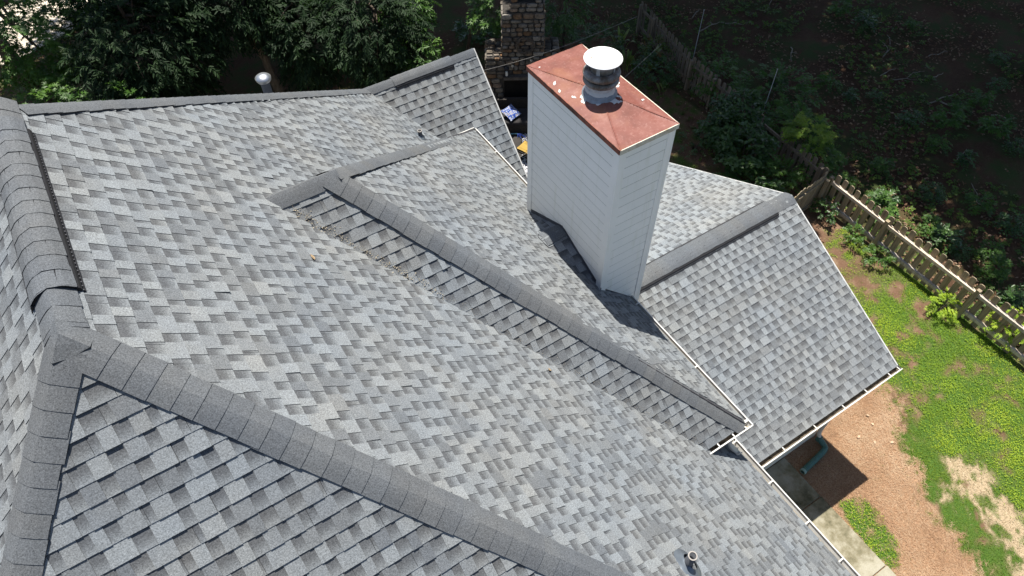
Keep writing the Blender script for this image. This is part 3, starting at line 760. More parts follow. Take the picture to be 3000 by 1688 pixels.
for (ex_, ey_) in ((x0_, y0_), (x0_, y1_), (x1_, y0_), (x1_, y1_)):      # folded seams along the diagonals
    mb = MB(); mb.tube([(PB.x + (ex_ - PB.x) * f, PB.y + (ey_ - PB.y) * f, zz + .080 * (1 - f) + .005) for f in (.2, .6, .97)], .0045, 6); cpart(mb, 'pan_seam', M_RUST, smooth=True)
# step flashing at the foot
mb = MB(); mb.prism([(q0 - .012, r0 - .03, -4.86), (q0 - .012, r1 + .02, -4.86), (q0 - .012, r1 + .02, -4.70), (q0 - .012, 2.18, -4.275), (q0 - .012, r0 - .03, -4.70)], (.006, 0, 0)); cpart(mb, 'flashing', M_PIPE)
mb = MB(); mb.prism([(q0 - .012, r0 - .012, -4.86), (q1 - .1, r0 - .012, -5.62), (q1 - .1, r0 - .012, -5.50), (q0 - .012, r0 - .012, -4.70)], (0, .005, 0)); cpart(mb, 'flashing', M_PIPE)
# flue pot
pc = (PB.x, PB.y, PB.z - .005)
mb = MB(); mb.lathe([(.232, -.03), (.228, .006), (.208, .016), (.214, .024), (.207, .032), (.190, .044), (.194, .052), (.184, .062), (.166, .070)], pc, 40); cpart(mb, 'storm_collar', simple('dull_collar_metal', (.20, .235, .27), .5, .45, .3, 12), weld=.0003, smooth=True)
mb = MB(); mb.lathe([(.168, .05), (.168, .18), (.160, .182)], pc, 40); cpart(mb, 'flue_pipe', M_GALV, weld=.0003, smooth=True)
def ring(zc__, rmax, rin, hh):
    mb = MB(); pr = [(rin, zc__ - hh)]
    for k in range(9):
        an = -math.pi / 2 + math.pi * k / 8; pr.append((rmax - .045 + .045 * math.cos(an), zc__ + hh * math.sin(an)))
    pr.append((rin, zc__ + hh)); pr.append((rin - .01, zc__ + hh - .02))
    mb.lathe(pr, pc, 96, rib=-.018); cpart(mb, 'louver_ring', M_SOOT, weld=.0003)
ring(.200, .232, .17, .040); ring(.300, .240, .16, .044)
mb = MB(); mb.lathe([(.150, .20), (.150, .40), (.157, .405), (.150, .41), (.150, .43)], pc, 32); cpart(mb, 'inner_pipe', M_SOOT, weld=.0003, smooth=True)
mb = MB()
for k in range(4):
    an = .6 + k * math.pi / 2; R_ = Matrix.Translation(pc) @ Matrix.Rotation(an, 4, 'Z'); mb.box(.155, .162, -.022, .022, .33, .50, R_)
cpart(mb, 'cap_bracket', M_GALV)
mb = MB(); mb.lathe([(.001, .523), (.08, .522), (.16, .518), (.215, .510), (.241, .500), (.243, .492), (.238, .490), (.15, .494), (.001, .495)], pc, 56); cpart(mb, 'flue_cap', M_CAP, weld=.0003, smooth=True)
M_RIVET = simple('rusty_rivet', (.22, .12, .05), .7, .3, .4, 60)
for (rx, ry) in ((-.135, .06), (.05, .15), (.06, -.06)):
    mb = MB(); mb.lathe([(.0005, .006), (.007, .004), (.009, -.003)], (pc[0] + rx, pc[1] + ry, pc[2] + .520), 8); mb.box(-.016, .016, -.004, .004, 0, .0025, Matrix.Translation((pc[0] + rx, pc[1] + ry, pc[2] + .520)) @ Matrix.Rotation(.7, 4, 'Z')); cpart(mb, 'rivet', M_RIVET)
# sealant: ring and flaking patches
def patch(cx, cy, rr, seed, zoff=.004, ang=0., el=1.):
    r_ = random.Random(seed); n = 18; pts = []
    for k in range(n):
        an = 2 * math.pi * k / n; q = rr * r_.uniform(.55, 1.15); xx, yy = q * math.cos(an) * el, q * math.sin(an)
        X, Y = cx + xx * math.cos(ang) - yy * math.sin(ang), cy + xx * math.sin(ang) + yy * math.cos(ang)
        ax = abs(X - PB.x) / (x1_ - PB.x if X > PB.x else PB.x - x0_); ay = abs(Y - PB.y) / (y1_ - PB.y if Y > PB.y else PB.y - y0_)
        pts.append((X, Y, zz + .080 * (1 - max(ax, ay)) + zoff))
    mb = MB(); mb.prism(pts, (0, 0, -.006)); cpart(mb, 'sealant_patch', M_SEAL)
for (cx, cy, rr, sd, an, el) in ((5.80, 2.17, .045, 1, .5, 1.3), (5.75, 2.10, .035, 2, 1.2, 1.6), (6.24, 2.20, .070, 3, .3, 1.2), (6.30, 2.13, .05, 4, 2, 1.0), (6.10, 1.86, .085, 5, .2, 1.1), (5.86, 1.93, .03, 6, 0, 1.4),
                             (5.66, 2.62, .022, 7, .9, 2), (5.63, 2.46, .018, 8, 1, 2), (6.36, 2.16, .018, 9, .4, 2), (6.41, 1.72, .016, 10, .2, 2), (5.70, 2.24, .02, 11, 2, 1.8), (5.70, 3.03, .014, 12, 0, 1)): patch(cx, cy, rr, sd, .004, an, el)
mb = MB(); mb.lathe([(.196, .052), (.186, .068), (.174, .080), (.1685, .092)], pc, 36); o = cpart(mb, 'sealant_band', M_SEAL, weld=.0003, smooth=True)
for v in o.data.vertices: v.co += Vector((RNG.normal(0, .002), RNG.normal(0, .002), RNG.normal(0, .005)))

# ---- roof pipes
def roof_pipe(x, y, nrm, z, h, r, flare, cap=False, label=None):
    pv = link('vent_pipe', None, house); pv['label'] = label; pv.empty_display_size = .1
    N = Vector(nrm).normalized(); base = Vector((x, y, z)); Mx = Matrix.Translation(base + N * .012) @ N.to_track_quat('Z', 'Y').to_matrix().to_4x4()
    mb = MB(); mb.lathe([(flare, -.004), (flare * .97, .004), (flare * .72, .010), (flare * .62, .022), (flare * .55, .026), (flare * .5, .040)], (0, 0, 0), 28)
    mb.v = [tuple(Mx @ Vector(q)) for q in mb.v]; mb.obj('boot', M_LEAD, pv, weld=.0003, smooth=True)
    mb = MB(); mb.lathe([(r * 1.35, -.03), (r * 1.15, .06), (r, .075), (r, h), (r * .8, h), (r * .8, h - .12), (.0005, h - .12)], base, 20); mb.obj('pipe', M_PIPE, pv, weld=.0003, smooth=True)
    mb = MB(); mb.lathe([(r * 1.02, h - .012), (r * 1.03, h + .002), (r * .78, h + .003), (r * .78, h - .02)], base, 20); mb.obj('pipe_rim', simple('pale_pipe_rim', (.26, .24, .22), .7, .3), pv, weld=.0003)
    return pv
roof_pipe(3.607, -2.768, nM, -m * 3.607, .29, .044, .175, label='lower vent pipe standing in a wide boot near the walkway eave')
roof_pipe(5.076, 6.005, nM, -m * 5.076, .155, .040, .12, label='small vent pipe near the far gable valley')
mv = link('mushroom_vent', None, house); mv.empty_display_size = .1; mv['label'] = 'round metal cap on a tall dark vent pipe behind the far hip'
bx = (2.674, 5.98, -3.22)
mb = MB(); mb.lathe([(.14, -.15), (.12, .05), (.068, .08), (.068, .50)], bx, 24); mb.obj('pipe', M_PIPE, mv, weld=.0003, smooth=True)
mb = MB(); mb.lathe([(.066, .43), (.098, .455), (.112, .475), (.112, .495), (.120, .500), (.120, .515), (.108, .528), (.104, .532), (.075, .553), (.04, .563), (.001, .566)], bx, 36); mb.obj('cap', M_STEEL, mv, weld=.0003, smooth=True)

# ------------------------------------------------------------------ small things on the roof
def roof_pt(x, y, h=.016): return Vector((x, y, -m * x)) + Vector(nM).normalized() * h
M_DEADLEAF = simple('tan_dead_leaf', (.33, .235, .14), .8, .2, .3, 40)
def fallen_leaf(p, nrm, L_, an, label, mat=None):
    N = Vector(nrm).normalized(); R_ = Matrix.Translation(p) @ N.to_track_quat('Z', 'Y').to_matrix().to_4x4() @ Matrix.Rotation(an, 4, 'Z')
    mb = MB(); P_ = [(0, 0, 0), (.3, .26, .10), (.62, .30, .16), (1, .05, .20), (.66, -.26, .17), (.3, -.28, .11)]
    P_ = [R_ @ (Vector(q) * L_) for q in P_]
    mb.face([P_[0], P_[1], P_[2], P_[3]]); mb.face([P_[0], P_[3], P_[4], P_[5]])
    o_ = mb.obj('fallen_leaf', mat or M_DEADLEAF); tag(o_, label, 'leaf', 'dead leaves lying about'); return o_
fallen_leaf(roof_pt(1.80, 1.315), nM, .075, .4, 'single tan dead leaf on the broad main roof slope')
fallen_leaf(roof_pt(3.79, -.10), nM, .085, 1.9, 'tan dead leaf caught in the valley below the cross hip')
# debris in the upper valley
V_, F_, rr_ = [], [], []
for k in range(1500):
    t_ = RNG.uniform(.12, 1) ** 1.6 * 1.15 + .08 if k < 300 else RNG.uniform(.1, 3.7); x = c + .10 + t_; y = d - (x - c) * (m / ms) + RNG.normal(0.03, .035) + .015
    z = max(-m * x, zc + ms * (y - d)) + .016 + RNG.uniform(0, .01); an = RNG.uniform(0, 6.28); l_ = RNG.uniform(.005, .015) if k < 300 else RNG.uniform(.002, .006); wv = l_ * .35
    n = len(V_); cs, sn = math.cos(an), math.sin(an)
    for (p_, q_) in ((0, -1), (1, -.6), (1, .6), (0, 1)): V_.append((x + cs * l_ * p_ - sn * wv * q_, y + sn * l_ * p_ + cs * wv * q_, z + RNG.uniform(0, .008) - .35 * (cs * l_ * p_)))
    F_.append((n, n + 1, n + 2, n + 3)); r_ = RNG.random(); rr_ += [r_] * 4
o = link('valley_debris', np_mesh('valley_debris', np.array(V_), np.array(F_), rr_), None, mat_leaf('valley_leaf_bits', (.17, .145, .105), (.27, .235, .175), (.38, .33, .245), .8, .15, .05))
tag(o, 'bits of dry leaf and dust gathered along the valley of the cross hip', 'debris', kind='stuff')

# ------------------------------------------------------------------ corrugated drain pipe on the ground
dp = empty('drain_pipe', (9.8, -1.7, ZG), 'green corrugated plastic drain pipe lying on pine straw below the downspout', 'drain pipe')
M_GREEN = simple('green_corrugated_plastic', (.055, .14, .125), .5, .4, .2, 12)
elbow_tube([(9.965, -1.555, ZG + .20), (10.0, -1.66, ZG + .13), (10.0, -1.76, ZG + .085), (9.85, -1.80, ZG + .08), (9.20, -1.875, ZG + .08)], .058, 'corrugated_hose', M_GREEN, dp, rib=.13, seg=14)
mb = MB(); mb.lathe([(.047, 0), (.068, 0), (.068, .05), (.062, .06)], (0, 0, 0), 20)
Mx = Matrix.Translation((9.18, -1.878, ZG + .08)) @ Vector((.66, .075, 0)).to_track_quat('Z', 'Y').to_matrix().to_4x4(); mb.v = [tuple(Mx @ Vector(q)) for q in mb.v]
mb.obj('hose_collar', simple('pale_green_plastic', (.20, .30, .27), .5, .4), dp, weld=.0003)
mb = MB(); mb.box(-.05, .05, -.04, .04, -.07, .07, Matrix.Translation((9.965, -1.55, ZG + .21))); mb.obj('adapter', M_GREEN, dp)

# ------------------------------------------------------------------ fences
def picket_mesh(h, wd, seed):
    r_ = random.Random(seed); mb = MB(); ear = .035
    pts = [(-wd / 2, 0, 0), (wd / 2, 0, 0), (wd / 2 + r_.uniform(-.002, .002), 0, h - ear), (wd / 2 - ear, 0, h), (-wd / 2 + ear, 0, h), (-wd / 2, 0, h - ear)]
    mb.prism(pts, (0, .019, 0)); return mb.mesh('picket')
def fence(name, P0, P1, label, z0, h, matp, matr, posts, step=.212, wd=.142, missing=(), group=None, rail_h=(.22, .86), hoff=0., post_h=1.10, mat_post=None, side=1, cat='fence', rail_w=0.):
    P0, P1 = Vector((*P0, z0)), Vector((*P1, z0)); T = (P1 - P0).normalized(); L_ = (P1 - P0).length
    th = empty(name, ((P0 + P1) / 2), label, cat, group); an = math.atan2(T.y, T.x); nrm = Vector((T.y, -T.x, 0)) * -side   # towards the yard
    var = [picket_mesh(h + random.uniform(-.02, .02), wd, k) for k in range(4)]
    for q in var: q.materials.append(matp)
    n = int(L_ / step); rr = random.Random(int(L_ * 77))
    for i in range(n + 1):
        if i in missing: continue
        o_ = link('picket', var[rr.randrange(4)], th)
        o_.matrix_basis = Matrix.Translation(P0 + T * (i * step + rr.uniform(-.008, .008)) + Vector((0, 0, .05 + hoff + rr.uniform(-.02, .02)))) @ Matrix.Rotation(an + rr.uniform(-.03, .03), 4, 'Z') @ Matrix.Rotation(rr.uniform(-.018, .018), 4, 'Y') @ Matrix.Rotation(rr.uniform(-.02, .02), 4, 'X')
    cuts = [0] + [q for q in posts if 0.05 < q < L_ - .05] + [L_]
    for rh in rail_h:
        for u0_, u1_ in zip(cuts, cuts[1:]):
            mb = MB(); sg = rr.uniform(-.012, .012)
            A_, B_ = P0 + T * (u0_ + .004), P0 + T * (u1_ - .004)
            o1, o2 = nrm * .004, nrm * (.044 + rail_w)
            A_ = A_ + Vector((0, 0, rh + sg)); B_ = B_ + Vector((0, 0, rh + sg + rr.uniform(-.012, .012)))
            mb.prism([A_ + o1, A_ + o2, A_ + o2 + Vector((0, 0, .088)), A_ + o1 + Vector((0, 0, .088))], B_ - A_); mb.obj('rail', matr, th)
    for q in posts:
        mb = MB(); A_ = P0 + T * q + nrm * (.096 + rail_w * .4); Mx = Matrix.Translation(A_) @ Matrix.Rotation(an + rr.uniform(-.04, .04), 4, 'Z') @ Matrix.Rotation(rr.uniform(-.015, .015), 4, 'X')
        mb.box(-.046, .046, -.046, .046, -.05, post_h + rr.uniform(-.03, .03), Mx); mb.obj('post', mat_post or matp, th)
    return th
# sunlit run of fence beside the lawn
fence('picket_fence', (15.39, -3.6), (15.50, 3.36), 'weathered tan picket fence in sun beside the lawn, with a bleached top rail', ZG - .02, 1.15, M_WOOD, M_RAIL, [.18, 2.50, 5.10, 6.93], group='picket fences along the yard', missing=(), rail_w=.045)
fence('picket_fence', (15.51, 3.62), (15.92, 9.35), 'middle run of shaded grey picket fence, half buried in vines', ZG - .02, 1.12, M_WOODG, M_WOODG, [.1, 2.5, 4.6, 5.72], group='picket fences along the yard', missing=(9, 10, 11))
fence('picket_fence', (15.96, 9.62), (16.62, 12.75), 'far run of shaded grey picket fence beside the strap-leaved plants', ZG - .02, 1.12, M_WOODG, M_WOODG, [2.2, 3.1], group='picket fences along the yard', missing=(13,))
fence('side_fence', (13.25, 3.20), (15.30, 3.45), 'short dark brown plank fence joining the picket fence behind the low gable', ZG - .02, 1.20, M_WOOD, M_WOOD, [.02, 1.98], step=.135, wd=.128, side=-1, rail_h=(.2, .98), group=None)
# ------------------------------------------------------------------ metal stakes by the fence
for (x, y, lb, h_) in ((16.55, 9.95, 'thin metal stake at the far fence post', 2.2), (16.2, 6.55, 'thin metal stake behind the middle of the shaded fence', 2.2)):
    st = empty('metal_stake', (x, y, ZG), lb, 'stake', 'metal stakes by the fence')
    mb = MB(); mb.tube([(x, y, ZG - .1), (x + .02, y + .01, ZG + h_)], .011, 6); mb.obj('rod', M_GALV, st)
    mb = MB(); mb.lathe([(.001, .02), (.014, .012), (.014, -.02)], (x + .02, y + .01, ZG + h_), 8); mb.obj('tip', M_GALV, st)

# ------------------------------------------------------------------ leaves: templates and clouds
def tmpl_leaf(wd, droop=.10, fold=.10):
    V_ = np.array([(0, 0, 0), (.33, wd * .5, fold * wd), (.70, wd * .42, fold * wd - droop * .4), (1, 0, -droop), (.70, -wd * .42, fold * wd - droop * .4), (.33, -wd * .5, fold * wd)])
    return V_, np.array([(0, 1, 2, 3), (0, 3, 4, 5)])
def tmpl_star():
    V_ = [(.34, 0, .02)]; tips = [(-100, .50), (-50, .72), (0, .72), (50, .72), (100, .50)]
    pts = [(0, 0, 0)]
    ang = [-125, -75, -25, 25, 75, 125]; rad = [.20, .27, .27, .27, .27, .20]
    for k in range(5):
        pts.append((.34 + rad[k] * math.cos(math.radians(ang[k])) * .9, rad[k] * math.sin(math.radians(ang[k])) * .9, .0))
        A_, r_ = tips[k]; pts.append((.34 + r_ * math.cos(math.radians(A_)), r_ * math.sin(math.radians(A_)), -.10))
    pts.append((.34 + rad[5] * math.cos(math.radians(ang[5])) * .9, rad[5] * math.sin(math.radians(ang[5])) * .9, 0))
    V_ = np.array([(.34, 0, .03)] + pts[1:]); F_ = []
    for k in range(5): F_.append((0, 1 + 2 * k, 2 + 2 * k, 3 + 2 * k))
    return V_, np.array(F_)
T_NARROW = tmpl_leaf(.27, .16); T_OVATE = tmpl_leaf(.50, .12); T_STRAP = tmpl_leaf(.17, .22); T_STAR = tmpl_star(); T_CARD = tmpl_leaf(.62, .08); T_BROAD = tmpl_leaf(.72, .10)
def unit(A_): return A_ / (np.linalg.norm(A_, axis=-1, keepdims=True) + 1e-9)
def cloud(P_, D_, N_, L_, T_, rnd):
    TV, TF = T_; X = unit(D_); Y = unit(np.cross(N_, X)); Z = np.cross(X, Y)
    V_ = P_[:, None] + L_[:, None, None] * (TV[None, :, 0:1] * X[:, None] + TV[None, :, 1:2] * Y[:, None] + TV[None, :, 2:3] * Z[:, None])
    k = len(TV); F_ = TF[None] + (np.arange(len(P_)) * k)[:, None, None]
    return V_.reshape(-1, 3), F_.reshape(-1, 4), np.repeat(rnd, k)
def twigs(C_, D_, K, tw, leafL, T_, rng, down=.35, side=.8, along=.6, rbase=None, jit=.25):
    """leaves set alternately along twigs that start at C_ and run along D_"""
    n = len(C_); D_ = unit(D_); k = np.tile(np.arange(K), n); i = np.repeat(np.arange(n), K)
    ref = unit(np.cross(D_, np.array([0, 0, 1.]) + rng.normal(0, .15, (n, 3)))); dd = D_[i]; s = ref[i] * np.where(k % 2, 1, -1)[:, None]
    sag = (k / K) ** 2
    P_ = C_[i] + dd * (tw * (.15 + .85 * k / K))[:, None] + np.array([0, 0, -1.]) * (sag * tw * .35)[:, None]
    LD = dd * along + s * side + np.array([0, 0, -down]) + rng.normal(0, jit, (n * K, 3))
    NN = np.array([0, 0, 1.]) + dd * .3 + rng.normal(0, .28, (n * K, 3))
    L_ = leafL * rng.uniform(.7, 1.15, n * K); r0_ = (rng.random(n) if rbase is None else rbase)[i] * .7 + rng.random(n * K) * .3
    return cloud(P_, LD, NN, L_, T_, r0_)
def crown_pts(n, cen, rad, rng, shell=.45, lump=.30, lower=-1.):
    dvec = unit(rng.normal(0, 1, (n * 2, 3))); dvec = dvec[dvec[:, 2] > lower][:n]; n = len(dvec)
    ph = rng.uniform(0, 6.28, 6)
    lm = 1 - lump * (.5 + .5 * np.sin(5 * dvec[:, 0] + ph[0]) * np.sin(4.3 * dvec[:, 1] + ph[1]) + .35 * np.sin(9 * dvec[:, 2] + 7 * dvec[:, 0] + ph[2])) 
    r = (shell + (1 - shell) * rng.random(n) ** .6) * lm
    return np.asarray(cen) + dvec * r[:, None] * np.asarray(rad), dvec
def limb_path(p0, p1, rng, n=7, w=.12):
    p0, p1 = np.asarray(p0, float), np.asarray(p1, float); t_ = np.linspace(0, 1, n)[:, None]; L_ = np.linalg.norm(p1 - p0)
    P_ = p0 + (p1 - p0) * t_; P_[1:-1] += rng.normal(0, w * L_ / n, (n - 2, 3)); P_[:, 2] += (np.sin(t_[:, 0] * math.pi) * .06 * L_)
    return [tuple(q) for q in P_]
def tree(name, base, top, r_base, cen, rad, ncl, kind, label, cat='tree', group=None, seed=0, leaf=.14, K=12, tw=.38, limbs=7, bark=None, shell=.45, lower=-1., mat=None, mesh_leaf=None, lump=.3):
    rng = np.random.default_rng(seed); th = empty(name, tuple(base), label, cat, group)
    mb = MB(); pth = limb_path(base, top, rng, 9, .10); n = len(pth)
    mb.tube(pth, [r_base * (1 - .72 * (i / (n - 1))) * (1.25 if i == 0 else 1) for i in range(n)], 10)
    C_, D_ = crown_pts(ncl, cen, rad, rng, shell, lump, lower)
    for k in range(limbs):
        f = rng.uniform(.45, .98); j = min(n - 2, int(f * (n - 1))); s0 = pth[j]; e0 = C_[rng.integers(len(C_))]
        mb.tube(limb_path(s0, e0, rng, 6, .15), [r_base * .42 * (1 - .85 * i / 5) for i in range(6)], 6)
    mb.obj('trunk', bark or M_BARK, th, weld=.0005, smooth=True)
    if mesh_leaf is None:
        T_, mt = {'laurel': (T_NARROW, M_LAUREL), 'star': (T_STAR, M_STAR), 'broad': (T_OVATE, M_BROAD), 'canopy': (T_CARD, M_CANOPY)}[kind]
        if kind == 'canopy':
            N_ = np.array([0, 0, 1.]) + rng.normal(0, .45, (len(C_), 3)); V_, F_, rn = cloud(C_, D_ + rng.normal(0, .6, D_.shape), N_, leaf * rng.uniform(.7, 1.3, len(C_)), T_, rng.random(len(C_)))
        else:
            dv = D_ * np.array([1, 1, .55]) + np.array([0, 0, -.15]) + rng.normal(0, .35, D_.shape)
            V_, F_, rn = twigs(C_, dv, K, tw, leaf, T_, rng, down=.45 if kind == 'laurel' else .15, side=.75, along=.75)
        ms_ = np_mesh('crown', V_, F_, rn); ms_.materials.append(mat or mt)
        link('crown', ms_, th)
    return th
def dup(root, loc, rz, label, sc=1.):
    r_ = root.copy(); COL.objects.link(r_); r_.location = loc; r_.rotation_euler = (0, 0, rz); r_.scale = (sc, sc, sc); r_['label'] = label
    for ch in root.children:
        q = ch.copy(); COL.objects.link(q); q.parent = r_; q.matrix_parent_inverse = ch.matrix_parent_inverse.copy()
    return r_

# ---- tall woodland trees whose crowns roof the wood over (their crowns stand above the picture)
GW = 'tall trees shading the wood'
TA = tree('tall_tree', (25.6, 3.55, ZG), (25.0, 5.2, ZG + 19), .30, (25.2, 5.4, ZG + 16), (7.4, 7.0, 5.2), 18500, 'canopy', 'tall grey-barked tree trunk at the right edge of the wood', group=GW, seed=1, leaf=.36, limbs=9, bark=M_BARK2, shell=.15, lump=.15)
off = Matrix.Translation((25.6, 3.55, ZG)).inverted()
tall = [((24.2, -4.2), .6, 'tall tree to the right of the picture shading the fence end', .92), ((20.3, 15.2), 1.9, 'tall tree above the picture shading the middle of the wood', .98), ((29.5, 10.5), 3.1, 'tall tree above the picture at the far side of the wood', 1.08),
        ((15.6, 20.0), 4.2, 'tall tree above the picture behind the outdoor fireplace', 1.0), ((8.2, 25.2), 5.0, 'tall tree above the picture behind the laurels', .95), ((31.5, 1.0), 2.4, 'tall tree to the right of the picture deep in the wood', 1.05),
        ((26.0, 17.5), .2, 'tall tree above the picture in the far corner of the wood', 1.05), ((3.2, 25.8), 3.14, 'tall tree above the picture at the top left', .82), ((20.5, 21.5), 2.0, 'tall tree above the picture behind the stakes', 1.0), ((-7.5, 26), .4, 'tall tree above the picture at the left', .8)]
# children store world-space meshes: bring the prototype to a local frame so that copies can be moved
for ch in TA.children:
    ch.data.transform(off); ch.matrix_parent_inverse = Matrix.Identity(4)
for (p, rz, lb, s_) in tall: dup(TA, (p[0], p[1], ZG), rz, lb, s_)

# ---- trees seen behind the roof
LT = dict(leaf=.16, K=12)
tree('laurel_tree', (4.75, 16.5, ZG), (4.1, 17.2, -6.2), .15, (4.3, 17.5, -7.2), (2.2, 2.0, 2.0), 1500, 'laurel', 'evergreen laurel with a ringed grey trunk just behind the round metal vent', seed=21, bark=M_BARK2, limbs=12, lower=-.8, **LT)
tree('laurel_tree', (1.5, 18.0, ZG), (1.5, 17.6, -6.2), .13, (1.55, 17.0, -7.9), (2.1, 2.2, 2.1), 1700, 'laurel', 'evergreen laurel filling the upper left, between star-leaved branches and the vent', seed=22, limbs=11, **LT)
tree('laurel_tree', (8.1, 15.4, ZG), (7.8, 15.0, -6.4), .14, (7.5, 14.5, -7.9), (1.6, 1.8, 2.1), 1150, 'laurel', 'evergreen laurel with fluted dark trunk left of the far gable', seed=23, limbs=10, **LT)
tree('laurel_tree', (6.0, 16.4, ZG), (5.9, 16.0, -7.0), .10, (5.7, 15.4, -8.3), (1.0, 1.1, 1.6), 620, 'laurel', 'narrow evergreen laurel hanging low to the ridge right of the round vent', seed=34, limbs=7, **LT)
tree('laurel_tree', (6.4, 19.0, ZG), (6.3, 18.6, -6.0), .12, (6.2, 18.0, -7.6), (1.7, 1.7, 2.0), 1150, 'laurel', 'evergreen laurel at the top edge between the vent and the far gable', seed=20, limbs=8, **LT)
tree('laurel_tree', (2.2, 22.2, ZG), (2.2, 21.8, -5.4), .14, (2.1, 20.9, -7.0), (2.6, 1.7, 2.3), 1600, 'laurel', 'darkest laurel foliage along the top edge, left of centre', seed=24, limbs=8, **LT)
tree('laurel_tree', (-.2, 15.2, ZG), (-.2, 15.0, -8.0), .06, (.0, 14.7, -8.6), (1.5, 1.1, 1.0), 420, 'laurel', 'low laurel growth just beyond the left end of the far hip', seed=31, limbs=6, **LT)
tree('sapling', (8.6, 13.6, ZG), (8.5, 13.3, -8.6), .045, (8.35, 13.05, -8.5), (.62, .62, .62), 90, 'laurel', 'bright sapling with drooping leaves just beyond the far gable ridge', seed=25, leaf=.17, K=11, tw=.34, limbs=6, mat=M_STAR)  # lighter leaf material stands in for sun on this crown
tree('sapling', (9.3, 15.8, ZG), (9.1, 15.2, -7.6), .05, (8.85, 14.7, -7.9), (.85, .8, .7), 150, 'laurel', 'pale green branch at the top edge above the far gable', seed=26, leaf=.18, K=11, tw=.36, limbs=6, mat=M_STAR)  # sunlit look comes from the lighter leaf colour
tree('star_leaf_tree', (-1.75, 18.9, ZG), (-1.85, 19.0, -4.0), .25, (-1.35, 18.6, -7.3), (1.5, 1.7, 2.1), 520, 'star', 'star-leaved tree with a thick trunk at the upper left corner', seed=27, leaf=.17, K=9, tw=.42, limbs=10, bark=M_BARK2)
tree('star_leaf_tree', (-1.2, 16.4, ZG), (-1.2, 16.2, -8.2), .06, (-1.2, 16.0, -8.2), (.8, .9, .8), 70, 'star', 'low star-leaved branches left of the main ridge end', seed=32, leaf=.16, K=9, tw=.40, limbs=5)
tree('star_leaf_tree', (.9, 20.0, ZG), (.8, 19.6, -6.2), .08, (.72, 18.9, -6.9), (.62, .62, .75), 75, 'star', 'bright star-leaved branch at the top left above the laurels', seed=28, leaf=.19, K=9, tw=.42, limbs=5)
tree('star_leaf_tree', (.9, 15.6, ZG), (.8, 15.2, -8.2), .05, (.55, 14.9, -8.2), (.55, .5, .75), 45, 'star', 'star-leaved shoots hanging in front of the laurel near the far hip', seed=33, leaf=.17, K=9, tw=.40, limbs=4)
tree('star_leaf_tree', (10.7, 14.6, ZG), (10.8, 13.6, -7.2), .07, (10.75, 12.75, -7.5), (.55, .5, .75), 75, 'star', 'star-leaved branch hanging over the left of the stone fireplace', seed=29, leaf=.17, K=9, tw=.40, limbs=6)
tree('star_leaf_tree', (13.8, 13.4, ZG), (13.6, 13.0, -7.6), .06, (12.75, 12.1, -7.7), (1.1, .7, .7), 100, 'broad', 'leafy branch to the right of the stone fireplace top', seed=30, leaf=.13, K=10, tw=.36, limbs=6)
mb = None
# slim trunks glimpsed in the wood
for (x, y, tx, ty, h_, lb) in ((17.75, 14.6, 17.5, 15.0, 5.5, 'slim bare sapling trunk at the top edge above the far fence'), (11.0, 17.2, 10.9, 17.6, 4.5, 'slim dark sapling left of the stone fireplace')):
    rng = np.random.default_rng(int(x * 10)); t_ = empty('sapling', (x, y, ZG), lb, 'sapling', 'slim saplings'); mb = MB(); mb.tube(limb_path((x, y, ZG), (tx, ty, ZG + h_), rng, 8, .08), [.035 * (1 - .6 * i / 7) for i in range(8)], 7); mb.obj('trunk', M_BARK2, t_)
    C_, D_ = crown_pts(60, (tx, ty, ZG + h_), (.8, .8, .6), rng); V_, F_, rn = twigs(C_, D_ * np.array([1, 1, .3]), 9, .3, .12, T_OVATE, rng)
    ms_ = np_mesh('crown', V_, F_, rn); ms_.materials.append(M_BROAD); link('crown', ms_, t_)

# ---- shrubs and plants
def plant(name, x, y, label, kind, h, r, n, leaf, seed, K=9, tw=.3, mat=None, cat='plant', group=None, z0=ZG, flat=.6, zc_=None):
    rng = np.random.default_rng(seed); th = empty(name, (x, y, z0), label, cat, group)
    mb = MB(); zc2 = zc_ if zc_ is not None else h * .6
    C_, D_ = crown_pts(n, (x, y, z0 + zc2), (r, r, h - zc2 if h > zc2 else .2), rng, .35, .3, -.5)
    for k in range(5):
        e0 = C_[rng.integers(len(C_))]; mb.tube(limb_path((x + rng.normal(0, .03), y + rng.normal(0, .03), z0 - .03), e0, rng, 5, .1), [.014 * (1 - .7 * i / 4) for i in range(5)], 5)
    mb.obj('stem', M_BARK, th)
    T_, mt = {'star': (T_STAR, M_STAR), 'ovate': (T_OVATE, M_BROAD), 'nandina': (T_OVATE, M_NAND), 'narrow': (T_NARROW, M_LAUREL), 'round': (T_BROAD, M_BROAD)}[kind]
    V_, F_, rn = twigs(C_, D_ * np.array([1, 1, flat]) + np.array([0, 0, .15]), K, tw, leaf, T_, rng, down=.12, side=.85, along=.55)
    ms_ = np_mesh('foliage', V_, F_, rn); ms_.materials.append(mat or mt); link('foliage', ms_, th); return th
